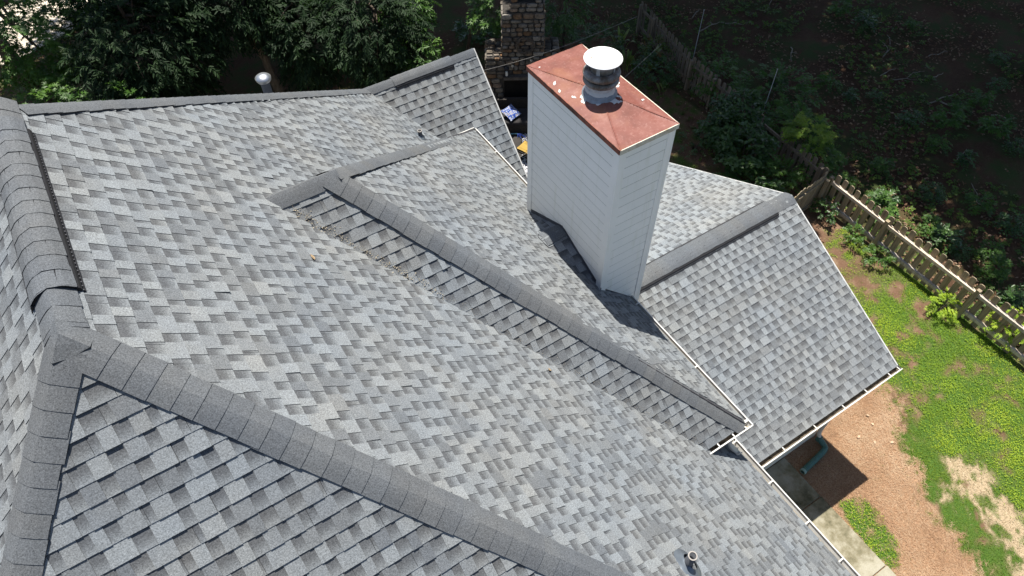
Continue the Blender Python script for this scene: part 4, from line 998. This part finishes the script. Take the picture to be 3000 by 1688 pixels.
def strap_plant(x, y, label, n, h, seed):
    rng = np.random.default_rng(seed); th = empty('strap_plant', (x, y, ZG), label, 'plant', 'strap-leaved plants beside the far fence')
    for k in range(n):
        an = rng.uniform(0, 6.28); out = rng.uniform(.15, .5); l_ = h * rng.uniform(.75, 1.15); wv = .055 * rng.uniform(.8, 1.25)
        mb = MB(); bx_, by_ = x + rng.normal(0, .10), y + rng.normal(0, .10); sd = np.array([-math.sin(an), math.cos(an), 0]); rowp = None
        for q, wq in ((0, .12), (.3, .2), (.5, .7), (.68, 1), (.85, .75), (1, .03)):
            p_ = np.array([bx_ + math.cos(an) * out * l_ * q ** 1.6, by_ + math.sin(an) * out * l_ * q ** 1.6, ZG - .02 + l_ * (q - .38 * q ** 3 * out * 2)])
            A_, B_ = p_ + sd * wv * wq, p_ - sd * wv * wq; cen_ = p_ - np.array([0, 0, .012 * wq])
            if rowp: mb.face([rowp[0], rowp[2], cen_, A_]); mb.face([rowp[2], rowp[1], B_, cen_])
            rowp = (A_, B_, cen_)
        msx = mb.mesh('leaf'); at = msx.attributes.new('rnd', 'FLOAT', 'POINT'); at.data.foreach_set('value', [float(rng.random())] * len(msx.vertices)); msx.materials.append(M_STRAPLEAF); link('leaf', msx, th)
strap_plant(15.35, 12.2, 'farthest clump of upright strap leaves, left of the far picket fence', 14, .95, 41)
strap_plant(14.85, 11.15, 'clump of strap leaves right above the white flue cap', 14, .85, 42)
strap_plant(15.5, 10.75, 'clump of strap leaves nearest the nandina at the far fence', 14, .9, 43)
strap_plant(15.0, 9.55, 'low clump of strap leaves at the foot of the far fence post', 8, .6, 44)
plant('nandina', 15.75, 10.95, 'nandina shrub tinged orange in front of the far fence', 'nandina', .95, .40, 46, .10, 45, cat='shrub')
plant('shrub', 15.15, 10.2, 'rounded leafy shrub against the far fence post', 'ovate', .85, .62, 120, .09, 46, cat='shrub')
plant('shrub', 14.4, 12.2, 'dark shrub between the fireplace and the strap leaves', 'ovate', 1.1, .75, 120, .09, 47, cat='shrub')
plant('shrub', 13.7, 13.6, 'dark shrub beside the right side of the stone fireplace', 'ovate', 1.2, .8, 130, .085, 48, cat='shrub')
plant('shrub', 8.2, 14.6, 'low dark shrub behind the far hip ridge', 'round', .8, .7, 60, .13, 49, cat='shrub')
plant('shrub', 11.6, 15.4, 'broad-leaved low plant in the shade left of the fireplace', 'round', .6, .55, 40, .16, 50, cat='shrub')
plant('vine', 14.75, 6.45, 'vine with rows of oval leaflets sprawling before the shaded fence, upper clump', 'ovate', 1.35, .62, 95, .15, 51, K=11, tw=.45, cat='vine', group='vines on the shaded fence')
plant('vine', 14.45, 5.55, 'vine with rows of oval leaflets sprawling before the shaded fence, lower clump', 'ovate', 1.35, .62, 100, .15, 52, K=11, tw=.45, cat='vine', group='vines on the shaded fence')
plant('vine', 14.3, 4.7, 'trailing vine spreading over the ground behind the low gable', 'ovate', .75, .7, 80, .13, 53, K=11, tw=.42, cat='vine', group='vines on the shaded fence')
plant('sweetgum_sapling', 15.95, 4.75, 'star-leaved sapling over the shaded fence, leaves coloured bright to look sunlit', 'star', 1.75, .50, 62, .155, 54, K=8, tw=.32, cat='sapling', zc_=1.25, mat=M_GRASS)  # brighter leaf material paints in sunlight that the canopy blocks
plant('sweetgum_sapling', 16.05, 4.15, 'lower star-leaved sapling at the fence corner', 'star', 1.2, .45, 45, .145, 55, K=8, tw=.3, cat='sapling')
plant('sweetgum_sapling', 14.75, 4.35, 'star-leaved sapling in shade beside the low gable peak', 'star', .95, .6, 45, .14, 56, K=8, tw=.3, cat='sapling')
plant('shrub', 17.6, 7.3, 'wide spread of leafy growth beyond the shaded fence', 'star', .95, 1.25, 120, .13, 57, K=8, tw=.34, cat='shrub')
plant('vine', 15.42, 6.75, 'vine with rows of oval leaflets climbing over the top of the shaded fence', 'ovate', 1.45, .60, 120, .14, 64, K=11, tw=.42, cat='vine', group='vines on the shaded fence')
plant('shrub', 16.3, 8.5, 'tall weeds just beyond the shaded fence beside the metal stake', 'star', 1.2, .8, 80, .12, 65, K=8, cat='shrub')
plant('shrub', 16.6, 5.6, 'star-leaved growth beyond the fence behind the bright sapling', 'star', 1.1, .8, 80, .13, 66, K=8, cat='shrub')
plant('shrub', 14.0, 5.0, 'dark low growth hidden behind the low gable roof edge', 'ovate', .6, .6, 60, .10, 67, cat='shrub')
plant('shrub', 14.1, 7.0, 'low dark growth on the bare earth behind the chimney', 'ovate', .35, .45, 30, .08, 58, cat='shrub')
plant('vine', 15.1, 2.98, 'green creeper at the foot of the sunlit fence near its corner', 'ovate', .55, .30, 36, .08, 59, K=8, tw=.2, cat='vine', group='creepers along the sunlit fence')
plant('vine', 15.05, 1.95, 'green creeper on the sunlit fence beyond the first post', 'star', .5, .22, 22, .08, 60, K=7, tw=.2, cat='vine', group='creepers along the sunlit fence')
plant('vine', 15.05, 1.15, 'green creeper round the foot of the middle fence post', 'star', .42, .28, 34, .085, 61, K=7, tw=.2, cat='vine', group='creepers along the sunlit fence')
plant('vine', 15.12, -.75, 'yellow-green creeper by the lower post of the sunlit fence', 'star', .5, .35, 44, .085, 62, K=7, tw=.2, cat='vine', group='creepers along the sunlit fence', mat=M_WEED)
plant('vine', 15.62, -1.95, 'yellow-green creeper showing through the lowest pickets', 'star', .75, .40, 50, .09, 63, K=7, tw=.22, cat='vine', group='creepers along the sunlit fence', mat=M_WEED)
WEEDS = [(20.33, 5.64), (19.53, 6.82), (18.09, 7.61), (17.86, 3.33), (20.26, 4.22), (19.91, 3.01), (19.97, 2.16), (21.72, 2.53), (21.74, 1.67), (21.9, 3.75), (19.6, 5.96), (20.94, 3.55), (23.88, 3.79), (24.38, 7.49), (23.04, 8.37), (22.92, 9.45), (25.13, 4.66), (22.65, 3.64),
         (16.99, .58), (17.12, -.73), (17.09, .14), (18.81, .89), (16.86, 2.41), (17.0, 1.1), (18.94, -.01), (16.41, 3.5), (16.76, -1.49), (16.3, 2.2), (18.2, 1.9), (17.6, -.3)]
wk = []
for k in range(4):
    rng = np.random.default_rng(80 + k); C_, D_ = crown_pts(34 - 4 * k, (0, 0, .18 + .05 * k), (.10, .10, .10 + .05 * k), rng, .3, .3, -.3)
    V_, F_, rn = twigs(C_, D_ * np.array([1, 1, .4]), 8, .30, .075 + .02 * k, T_STAR if k % 2 else T_OVATE, rng, down=.05)
    ms_ = np_mesh('young_plant', V_, F_, rn); ms_.materials.append(M_STAR if k % 2 else M_BROAD); wk.append(ms_)
proto = {}
for i, (x, y) in enumerate(WEEDS):
    o = link('young_plant', wk[i % 4]); o.location = (x, y, float(gz_at(x, y))); o.rotation_euler = (0, 0, i * 1.7); s_ = .8 + .5 * ((i * 37) % 10) / 10; o.scale = (s_, s_, s_)
    tag(o, ('star-leaved young plant' if (i % 4) % 2 else 'oval-leaved young plant') + ' growing from the shaded woodland floor', 'plant', 'young plants on the woodland floor')

# ---- sticks and branches on the woodland floor
STICKS = [(18.4, 11.54, 19.36, 11.56), (19.36, 11.56, 19.9, 10.95), (21.05, 11.1, 22.08, 11.59), (22.35, 6.95, 23.0, 7.16), (23.0, 7.16, 23.46, 7.7), (21.45, 6.31, 22.17, 6.27), (21.6, 5.96, 22.18, 5.54), (22.63, 5.28, 23.22, 5.27), (21.53, 4.53, 22.63, 4.29), (21.95, 4.41, 21.99, 3.77), (22.63, 3.11, 22.9, 2.71), (20.11, 2.43, 20.7, 2.56), (20.26, 9.06, 19.66, 8.46), (23.6, 6.12, 24.3, 5.93), (18.7, 12.3, 19.3, 12.6), (17.9, -1.2, 18.6, -.7), (19.1, .9, 19.6, 1.6)]
M_BRANCH = simple('bleached_branch', (.26, .225, .18), .9, .1, .3, 9)
for i, (xa, ya, xb, yb) in enumerate(STICKS):
    rng = np.random.default_rng(300 + i); za, zb = float(gz_at(xa, ya)) + .03, float(gz_at(xb, yb)) + .04
    pth = limb_path((xa, ya, za), (xb, yb, zb), rng, 6, .22); mb = MB(); rb = rng.uniform(.012, .028); mb.tube(pth, [rb * (1 - .6 * k / 5) for k in range(6)], 5)
    if i % 3 == 0: mb.tube(limb_path(pth[3], (pth[3][0] + rng.normal(0, .3), pth[3][1] + rng.normal(0, .3), za + .08), rng, 4, .2), [rb * .5, rb * .4, rb * .3, rb * .15], 5)
    o = mb.obj('fallen_branch', M_BRANCH, weld=.0003); tag(o, 'bare fallen branch lying on the shaded leaf litter', 'branch', 'fallen branches in the wood')

# ---- leaf litter and ground cover (uncountable)
n = 24000; x = RNG.uniform(15.6, 31, n); y = RNG.uniform(-3.5, 16.5, n); keep = (fbm(x, y, .8, 61) > .42 + .12 * RNG.random(n)); x, y = x[keep], y[keep]; n = len(x)
V_, F_, rn = cloud(np.stack([x, y, gz_at(x, y) + RNG.uniform(.0, .05, n) + .05], -1), RNG.normal(0, 1, (n, 3)) * np.array([1, 1, .25]), np.array([0, 0, 1.]) + RNG.normal(0, .35, (n, 3)), RNG.uniform(.05, .12, n), T_OVATE, RNG.random(n) ** 1.4)
o = link('leaf_litter', np_mesh('leaf_litter', V_, F_, rn), None, M_LITTER); tag(o, 'brown dead leaves scattered over the woodland floor', 'leaves', kind='stuff')
n = 4200; x = RNG.uniform(4, 15.6, n); y = RNG.uniform(2.2, 17, n); keep = (x > 10.4) | (y > 9.9); x, y = x[keep], y[keep]; n = len(x)
V_, F_, rn = cloud(np.stack([x, y, ZG + RNG.uniform(.01, .05, n)], -1), RNG.normal(0, 1, (n, 3)) * np.array([1, 1, .25]), np.array([0, 0, 1.]) + RNG.normal(0, .35, (n, 3)), RNG.uniform(.04, .10, n), T_OVATE, RNG.random(n) ** 1.2)
o = link('leaf_litter', np_mesh('leaf_litter', V_, F_, rn), None, M_LITTER); tag(o, 'brown dead leaves scattered over the bare earth behind the house', 'leaves', kind='stuff')
n = 5200; x = RNG.uniform(15.7, 31, n); y = RNG.uniform(-3.5, 16.5, n); keep = (fbm(x, y, .45, 66) > .40 + .10 * RNG.random(n)); x, y = x[keep], y[keep]; n = len(x)
C_ = np.stack([x, y, gz_at(x, y) + .05], -1)
V_, F_, rn = twigs(C_, unit(RNG.normal(0, 1, (n, 3))) * np.array([1, 1, .2]) + np.array([0, 0, .55]), 8, .26, .095, T_OVATE, RNG, down=.0, side=.9, along=.4)
o = link('ground_cover', np_mesh('ground_cover', V_, F_, rn), None, M_COVER); tag(o, 'dark green low ground cover spread through the wood', 'ground cover', kind='stuff')
n = 420; x = RNG.uniform(11, 15.3, n); y = RNG.uniform(3.8, 13.5, n); keep = (fbm(x, y, .7, 68) > .5); x, y = x[keep], y[keep]; n = len(x)
V_, F_, rn = twigs(np.stack([x, y, np.full(n, ZG)], -1), unit(RNG.normal(0, 1, (n, 3))) * np.array([1, 1, .2]) + np.array([0, 0, .5]), 8, .2, .07, T_OVATE, RNG, down=.0, side=.9, along=.4)
o = link('ground_cover', np_mesh('ground_cover', V_, F_, rn), None, M_COVER); tag(o, 'sparse dark weeds on the shaded earth behind the low gable', 'ground cover', kind='stuff')

# ---- lawn, weeds, pine straw (uncountable)
def blades(n, x, y, h, wv, lean, rng, rnd):
    an = rng.uniform(0, 6.28, n); ln = rng.uniform(.1, 1, n) * lean; dx, dy = np.cos(an), np.sin(an); z0 = yz(x, y) - .005
    B0 = np.stack([x - dy * wv, y + dx * wv, z0], -1); B1 = np.stack([x + dy * wv, y - dx * wv, z0], -1)
    M0 = np.stack([x + dx * ln * h * .45 - dy * wv * .8, y + dy * ln * h * .45 + dx * wv * .8, z0 + h * .62], -1); M1 = np.stack([x + dx * ln * h * .45 + dy * wv * .8, y + dy * ln * h * .45 - dx * wv * .8, z0 + h * .62], -1)
    TP = np.stack([x + dx * ln * h, y + dy * ln * h, z0 + h * (1 - .25 * ln)], -1); TQ = TP + np.stack([dy * wv * .2, -dx * wv * .2, 0 * x], -1)
    V_ = np.stack([B0, B1, M1, M0, TQ, TP], 1).reshape(-1, 3); i0 = (np.arange(n) * 6)[:, None, None]
    F_ = (np.array([(0, 1, 2, 3), (3, 2, 4, 5)])[None] + i0).reshape(-1, 4); return V_, F_, np.repeat(rnd, 6)
n = 230000; x = RNG.uniform(8.9, 15.5, n); y = RNG.uniform(-7.4, 4, n); gr, dr, stw, br = zones(x, y); pk = RNG.random(n)
k = (pk < gr * (1 - .55 * br)); X, Y = x[k], y[k]; nn = len(X)
hgt = (.028 + .055 * np.clip(fbm(X, Y, 2.2, 77) - .25, 0, 1)) * RNG.uniform(.6, 1.4, nn)
V_, F_, rn = blades(nn, X, Y, hgt, .0032 * RNG.uniform(.7, 1.4, nn), .9, RNG, np.clip(fbm(X, Y, 1.6, 79) * 1.5 - .35 + .35 * RNG.random(nn) + .25 * br[k], 0, 1))
o = link('lawn_grass', np_mesh('lawn_grass', V_, F_, rn), None, M_GRASS); tag(o, 'green grass of the lawn beside the pine straw', 'grass', kind='stuff')
k = (pk < gr * br * (.45 + .55 * np.clip(3 * fbm(x, y, 3.3, 84) - 1, 0, 1))); X, Y = x[k], y[k]; nn = len(X)
dirs = RNG.normal(0, 1, (nn, 3)) * np.array([1, 1, .3]) + np.array([0, 0, .25])
V_, F_, rn = cloud(np.stack([X, Y, yz(X, Y) + RNG.uniform(.004, .055, nn)], -1), dirs, np.array([0, 0, 1.]) + RNG.normal(0, .4, (nn, 3)), RNG.uniform(.013, .034, nn), T_OVATE, np.clip(fbm(X, Y, 1.3, 81) * 1.9 - .55 + .4 * RNG.random(nn), 0, 1))
o = link('lawn_weeds', np_mesh('lawn_weeds', V_, F_, rn), None, M_WEED); tag(o, 'bright yellow-green clover and weeds filling the lawn', 'weeds', kind='stuff')
k = (pk < dr * .5 * (1 - gr)); X, Y = x[k], y[k]; nn = len(X)
V_, F_, rn = blades(nn, X, Y, .03 * RNG.uniform(.6, 1.5, nn), .003 * RNG.uniform(.7, 1.4, nn), 2.2, RNG, RNG.random(nn))
o = link('dry_grass', np_mesh('dry_grass', V_, F_, rn), None, M_DRYGRASS); tag(o, 'straw-coloured dead grass in the bare lawn patch', 'dry grass', kind='stuff')
n = 70000; x = RNG.uniform(9.1, 12.9, n); y = RNG.uniform(-7.2, 1.2, n); gr, dr, stw, br = zones(x, y); k = RNG.random(n) < stw; x, y = x[k], y[k]; n = len(x)
an = RNG.uniform(0, math.pi, n) + .9 * fbm(x, y, .9, 91) * 3; l_ = RNG.uniform(.05, .13, n); wv = .0015 * RNG.uniform(.7, 1.3, n); cv = RNG.normal(0, .22, n)
dx, dy = np.cos(an), np.sin(an); z0 = yz(x, y) + RNG.uniform(.002, .026, n)
rows = []
for q in (-.5, 0, .5):
    px = x + dx * l_ * q - dy * l_ * cv * (q * q * 2); py = y + dy * l_ * q + dx * l_ * cv * (q * q * 2); zq = z0 + RNG.uniform(-.004, .012, n)
    rows += [np.stack([px - dy * wv, py + dx * wv, zq], -1), np.stack([px + dy * wv, py - dx * wv, zq], -1)]
V_ = np.stack(rows, 1).reshape(-1, 3); F_ = (np.array([(0, 1, 3, 2), (2, 3, 5, 4)])[None] + (np.arange(n) * 6)[:, None, None]).reshape(-1, 4)
o = link('pine_straw', np_mesh('pine_straw', V_, F_, np.repeat(np.clip(fbm(x, y, 1.5, 93) * .9 - .1 + .6 * RNG.random(n), 0, 1), 6)), None, M_NEEDLE); tag(o, 'reddish tan pine straw mulch between walkway and lawn', 'pine straw', kind='stuff')
for i, (x, y, L_) in enumerate([(10.87, -1.46 - .5, .10), (11.32, -1.88, .08), (11.28, -2.41, .09), (10.98, -2.26, .08), (11.41, -1.75, .07)]):
    o = fallen_leaf(Vector((x, y, ZG + .03)), (0, 0, 1), L_, i * 1.3, 'curled pale leaf lying on the pine straw near the drain pipe', simple('pale_curled_leaf', (.42, .30, .20), .8, .2, .2, 30) if i == 0 else bpy.data.materials['pale_curled_leaf'])

# ------------------------------------------------------------------ outdoor stone fireplace
FQ = Vector((10.30, 11.53, ZG)); fr = Vector((math.cos(YAW), math.sin(YAW), 0)); fb = Vector((-math.sin(YAW), math.cos(YAW), 0))
FM = Matrix(((fr.x, fb.x, 0, FQ.x), (fr.y, fb.y, 0, FQ.y), (0, 0, 1, FQ.z), (0, 0, 0, 1)))
fp = empty('stone_fireplace', tuple(FQ), 'outdoor fieldstone fireplace with a tall stack and raised shoulders', 'fireplace')
mb = MB(); mb.box(-.50, 1.64, .04, 1.0, 0, 1.96, FM); mb.box(0.0, 1.14, .06, .85, 1.96, 3.35, FM); mb.box(.22, 1.08, .10, .8, 3.35, 3.62, FM)
mb.box(.24, .42, .12, .78, 3.62, 3.95, FM); mb.box(.90, 1.06, .12, .78, 3.62, 3.95, FM); mb.box(.20, 1.10, .08, .82, 3.95, 4.05, FM)
mb.obj('mortar_core', M_MORTAR, fp)
mb = MB(); mb.box(.0, 1.12, .002, .10, .46, 1.24, FM); mb.obj('firebox', M_SOOTBLK, fp)
def stone(u0, u1, v0, v1, depth, plane, seed, t0):
    """one irregular stone; plane maps (u,v,depth) to fireplace space"""
    r_ = random.Random(seed); mb = MB(); n = 8; cu, cv = (u0 + u1) / 2, (v0 + v1) / 2; hu, hv = (u1 - u0) / 2, (v1 - v0) / 2
    A_, B_ = [], []
    for (su, sv) in ((-1, -.6), (-.65, -1), (.6, -1), (1, -.6), (1, .6), (.62, 1), (-.6, 1), (-1, .62)):
        uu, vv = cu + su * hu * r_.uniform(.90, 1.03), cv + sv * hv * r_.uniform(.88, 1.03)
        A_.append(FM @ plane(uu, vv, t0)); B_.append(FM @ plane(cu + (uu - cu) * .86, cv + (vv - cv) * .84, t0 + depth * r_.uniform(.75, 1.1)))
    C_ = FM @ plane(cu, cv, t0 + depth * 1.1)
    for k in range(8):
        j = (k + 1) % 8; mb.face([A_[k], A_[j], B_[j], B_[k]]); mb.face([B_[k], B_[j], C_])
    return mb.obj('stone', M_STONE, fp, weld=.0003)
sd = 0
def course(plane, u0, u1, v0, v1, hole=None, hmin=.10, hmax=.2, t0=0., wmin=.12, wmax=.34):
    global sd
    r_ = random.Random(int(u0 * 100 + v0 * 10 + 999)); v = v0
    while v < v1 - .04:
        hh = min(r_.uniform(hmin, hmax), v1 - v);  u = u0
        if v1 - (v + hh) < .05: hh = v1 - v
        while u < u1 - .03:
            ww = min(r_.uniform(wmin, wmax), u1 - u)
            if u1 - (u + ww) < .07: ww = u1 - u
            if hole is None or u + ww <= hole[0] + .03 or u >= hole[1] - .03 or v + hh <= hole[2] + .03 or v >= hole[3] - .03:
                sd += 1; stone(u + .008, u + ww - .008, v + .008, v + hh - .008, r_.uniform(.03, .065), plane, sd, t0)
            u += ww
        v += hh
front = lambda u, v, t: Vector((u, .03 - t, v))
front2 = lambda u, v, t: Vector((u, .055 - t, v))
course(front, -.54, 1.68, 0, .44); course(front, -.54, 1.68, .44, 1.26, hole=(-.02, 1.14, .44, 1.26)); course(front, -.54, 1.68, 1.26, 1.98)
course(front2, -.04, 1.18, 1.98, 3.34); course(lambda u, v, t: Vector((u, .09 - t, v)), .18, 1.12, 3.36, 3.62); course(lambda u, v, t: Vector((u, .11 - t, v)), .22, .42, 3.62, 3.95, wmin=.18); course(lambda u, v, t: Vector((u, .11 - t, v)), .90, 1.08, 3.62, 3.95, wmin=.17)
course(lambda u, v, t: Vector((u, v, 1.96 + t)), -.52, -.03, .04, 1.0, wmin=.18, wmax=.3); course(lambda u, v, t: Vector((u, v, 1.96 + t)), 1.17, 1.66, .04, 1.0, wmin=.18, wmax=.3)
course(lambda u, v, t: Vector((0.0 - t, u, v)), .06, .85, 1.98, 3.34, hmax=.22); course(lambda u, v, t: Vector((1.14 + t, u, v)), .06, .85, 1.98, 3.34, hmax=.22); course(lambda u, v, t: Vector((-.5 - t, u, v)), .04, 1.0, 0, 1.96, hmax=.24)
course(lambda u, v, t: Vector((u, v, 4.05 + t)), .2, 1.1, .08, .82, wmin=.25, wmax=.4, hmin=.25, hmax=.4)
mb = MB(); mb.box(-.02, 1.16, -.16, .02, 1.30, 1.40, FM); mb.obj('mantel', M_STONE, fp)
mb = MB(); mb.box(-.2, 1.5, -.45, .0, 0, .40, FM); mb.obj('hearth', M_STONE, fp)
# wreath of bare vines on the stack
wr = empty('wreath', tuple(FM @ Vector((.62, 0, 2.38))), 'round grapevine wreath hanging on the stone fireplace stack', 'wreath')
rng = np.random.default_rng(5)
for k in range(7):
    P_ = []; ph = rng.uniform(0, 6.28)
    for q in range(33):
        an = q * 2 * math.pi / 32; rr = .235 + .035 * math.sin(3 * an + ph) + rng.normal(0, .006); P_.append(FM @ Vector((.62 + rr * math.cos(an), -.05 - .02 * math.cos(4 * an + ph) + rng.normal(0, .004), 2.38 + rr * math.sin(an))))
    mb = MB(); mb.tube(P_, .011, 5, cap=False); mb.obj('vine_loop', M_BARK, wr)
# lantern on the mantel
ln = empty('lantern', tuple(FM @ Vector((.07, -.09, 1.40))), 'small black lantern with a white candle on the fireplace mantel', 'lantern')
mb = MB(); mb.box(.0, .15, -.16, -.01, 1.402, 1.42, FM); mb.box(0, .15, -.16, -.01, 1.64, 1.66, FM)
for (u_, y_) in ((0, -.16), (.135, -.16), (0, -.025), (.135, -.025)): mb.box(u_, u_ + .015, y_, y_ + .015, 1.42, 1.64, FM)
mb.obj('frame', M_BLACK, ln)
mb = MB(); mb.lathe([(.001, 1.56), (.035, 1.555), (.037, 1.42)], (0.075, -.085, 0), 14); mb.v = [tuple(FM @ Vector(q)) for q in mb.v]; mb.obj('candle', simple('candle_wax', (.75, .72, .66), .5, .3), ln, smooth=True)
mb = MB(); mb.prism([FM @ Vector(q) for q in ((0, -.16, 1.66), (.15, -.16, 1.66), (.15, -.01, 1.66), (0, -.01, 1.66))], (0, 0, .02)); mb.lathe([(.06, 0), (.02, .06), (.001, .065)], FM @ Vector((.075, -.085, 1.68)), 10); mb.obj('lid', M_BLACK, ln)

# ------------------------------------------------------------------ patio furniture glimpsed beside the chimney
PM = Matrix.Translation((10.15, 10.65, ZG + .075)) @ Matrix.Rotation(YAW, 4, 'Z')
sofa = empty('sofa', (10.4, 10.7, ZG + .075), 'dark wicker patio sofa in front of the fireplace', 'sofa')
M_WICK = simple('dark_wicker', (.022, .018, .015), .7, .3, .4, 30, bumps=.6, fine=120); M_CUSH = simple('charcoal_cushion', (.030, .028, .028), .9, .1, .2, 8)
mb = MB(); mb.box(-.55, 1.3, -.28, .42, .0, .30, PM); mb.obj('base', M_WICK, sofa)
mb = MB(); mb.box(-.55, 1.3, .42, .54, .0, .72, PM); mb.obj('backrest', M_WICK, sofa)
for u_ in (-.68, 1.3):
    mb = MB(); mb.box(u_, u_ + .13, -.28, .54, 0, .55, PM); mb.obj('arm', M_WICK, sofa)
for u_ in (-.54, .38):
    mb = MB(); mb.box(u_, u_ + .90, -.30, .41, .30, .43, PM); o = mb.obj('cushion', M_CUSH, sofa, weld=.0003); bv = o.modifiers.new('bevel', 'BEVEL'); bv.width = .04; bv.segments = 3
def cushion(name, M_, s, th, mat, label, cat):
    mb = MB(); n = 10; G_ = []
    for sgn in (1, -1):
        G_ = [[None] * (n + 1) for _ in range(n + 1)]
        for i in range(n + 1):
            for j in range(n + 1):
                u_, v_ = -1 + 2 * i / n, -1 + 2 * j / n; k_ = 1 - .10 * (1 - abs(u_) ** 2) * abs(v_) ** 3; k2 = 1 - .10 * (1 - abs(v_) ** 2) * abs(u_) ** 3
                G_[i][j] = M_ @ Vector((u_ * s * k2, v_ * s * k_, sgn * th * (max(0, 1 - u_ ** 4) * max(0, 1 - v_ ** 4)) ** .5))
        for i in range(n):
            for j in range(n): mb.face([G_[i][j], G_[i + 1][j], G_[i + 1][j + 1], G_[i][j + 1]])
    o_ = mb.obj(name, mat, weld=.0008, smooth=True); tag(o_, label, cat); return o_
def mat_pattern(name, c1, c2, c3, sc_, M0=None):
    M, t, B = nmat(name, .85, .1)
    tc = node(t, 'ShaderNodeTexCoord'); vo = node(t, 'ShaderNodeTexVoronoi'); vo.inputs['Scale'].default_value = sc_; vo.inputs['Randomness'].default_value = .35
    t.links.new(tc.outputs['Object'], vo.inputs['Vector'])
    t.links.new(ramp(t, vo.outputs['Distance'], [(.18, c1), (.30, c2), (.48, c2), (.56, c3)]), B.inputs['Base Color']); return M
cushion('pillow', Matrix.Translation((10.02, 10.72, ZG + .66)) @ Matrix.Rotation(YAW + .80, 4, 'Z') @ Matrix.Rotation(.30, 4, 'X'), .235, .075, mat_pattern('blue_tile_print', (.20, .09, .05), (.28, .31, .38), (.028, .06, .25), 15), 'blue and white patterned throw pillow on the dark patio sofa', 'pillow')
cushion('cushion', Matrix.Translation((9.66, 9.34, ZG + .48)) @ Matrix.Rotation(YAW + .9, 4, 'Z'), .21, .06, simple('mustard_fabric', (.34, .225, .06), .9, .1, .12, 10), 'mustard yellow square cushion on the black patio stool', 'cushion')
ot = empty('stool', (9.66, 9.34, ZG + .09), 'black wicker stool under the yellow cushion', 'stool'); mb = MB(); Mx = Matrix.Translation((9.66, 9.34, ZG + .09)) @ Matrix.Rotation(YAW + .9, 4, 'Z')
mb.box(-.22, .22, -.22, .22, .28, .34, Mx); mb.obj('seat', M_WICK, ot)
for (u_, v_) in ((-.21, -.21), (.17, -.21), (-.21, .17), (.17, .17)):
    mb = MB(); mb.box(u_, u_ + .04, v_, v_ + .04, 0, .28, Mx); mb.obj('leg', M_WICK, ot)
def mat_rug():
    M, t, B = nmat('black_white_rug', .95, .05)
    tc = node(t, 'ShaderNodeTexCoord'); wv = node(t, 'ShaderNodeTexWave'); wv.bands_direction = 'DIAGONAL'; wv.inputs['Scale'].default_value = 3.4; wv.inputs['Distortion'].default_value = 9; wv.inputs['Detail'].default_value = 0; wv.inputs['Detail Scale'].default_value = 2.6
    t.links.new(tc.outputs['Object'], wv.inputs['Vector'])
    t.links.new(ramp(t, wv.outputs['Fac'], [(.48, (.014, .014, .018)), (.54, (.50, .50, .52))]), B.inputs['Base Color']); return M
Mx = Matrix.Translation((10.75, 9.3, ZG + .079)) @ Matrix.Rotation(YAW - .04, 4, 'Z'); mb = MB(); mb.box(-1.05, 1.3, -1.6, 1.05, 0, .012, Mx); o = mb.obj('rug', mat_rug()); tag(o, 'black and white patterned outdoor rug on the patio', 'rug')
# blue rope toy under the sofa front
rt_ = empty('rope_toy', (10.02, 10.28, ZG + .12), 'tangled dark blue rope toy on the patio beside the sofa', 'toy'); M_BLUE = simple('navy_rope', (.035, .06, .24), .9, .1, .3, 30)
rng = np.random.default_rng(9)
for k in range(6): mb = MB(); mb.tube(limb_path((9.99, 10.30, ZG + .16), (10.02 + rng.normal(0, .12), 10.18 + rng.normal(0, .10), ZG + .10), rng, 6, .3), .010, 5); mb.obj('strand', M_BLUE, rt_)
mb = MB(); mb.tube([(9.80, 10.42, ZG + .15), (9.99, 10.30, ZG + .16)], .018, 6); mb.obj('handle', simple('teal_plastic', (.08, .2, .25), .5, .4), rt_)
# string lights over the patio
def string_light(P_, bulbs, label):
    th = empty('string_light', P_[0], label, 'string lights', 'string lights over the patio'); P_ = [Vector(q) for q in P_]; pts = []
    for A_, B_ in zip(P_, P_[1:]):
        for k in range(12): f = k / 12; q = A_.lerp(B_, f); q.z -= .25 * math.sin(math.pi * f); pts.append(q)
    pts.append(P_[-1]); mb = MB(); mb.tube(pts, .006, 5); mb.obj('cable', simple('grey_cable', (.16, .15, .14), .6, .3), th)
    for f in bulbs:
        q = pts[int(f * (len(pts) - 1))]; mb = MB(); mb.lathe([(.016, -.005), (.018, -.05), (.020, -.06)], q, 10); mb.obj('socket', M_BLACK, th)
        mb = MB(); mb.lathe([(.018, -.06), (.034, -.10), (.030, -.13), (.012, -.15), (.001, -.152)], q, 12); mb.obj('bulb', simple('dim_bulb', (.2, .19, .17), .15, .6), th, smooth=True)
string_light([(6.75, 10.1, -7.0), (13.6, 9.7, -7.2)], [.33, .44, .55], 'thin string light cable crossing above the patio sofa')
string_light([(6.8, 6.6, -7.4), (13.4, 8.4, -7.3)], [.32, .45, .6], 'thin string light cable crossing above the yellow cushion')

# ------------------------------------------------------------------ render defaults
SC.render.engine = 'CYCLES'; SC.render.resolution_x = 1024; SC.render.resolution_y = 576
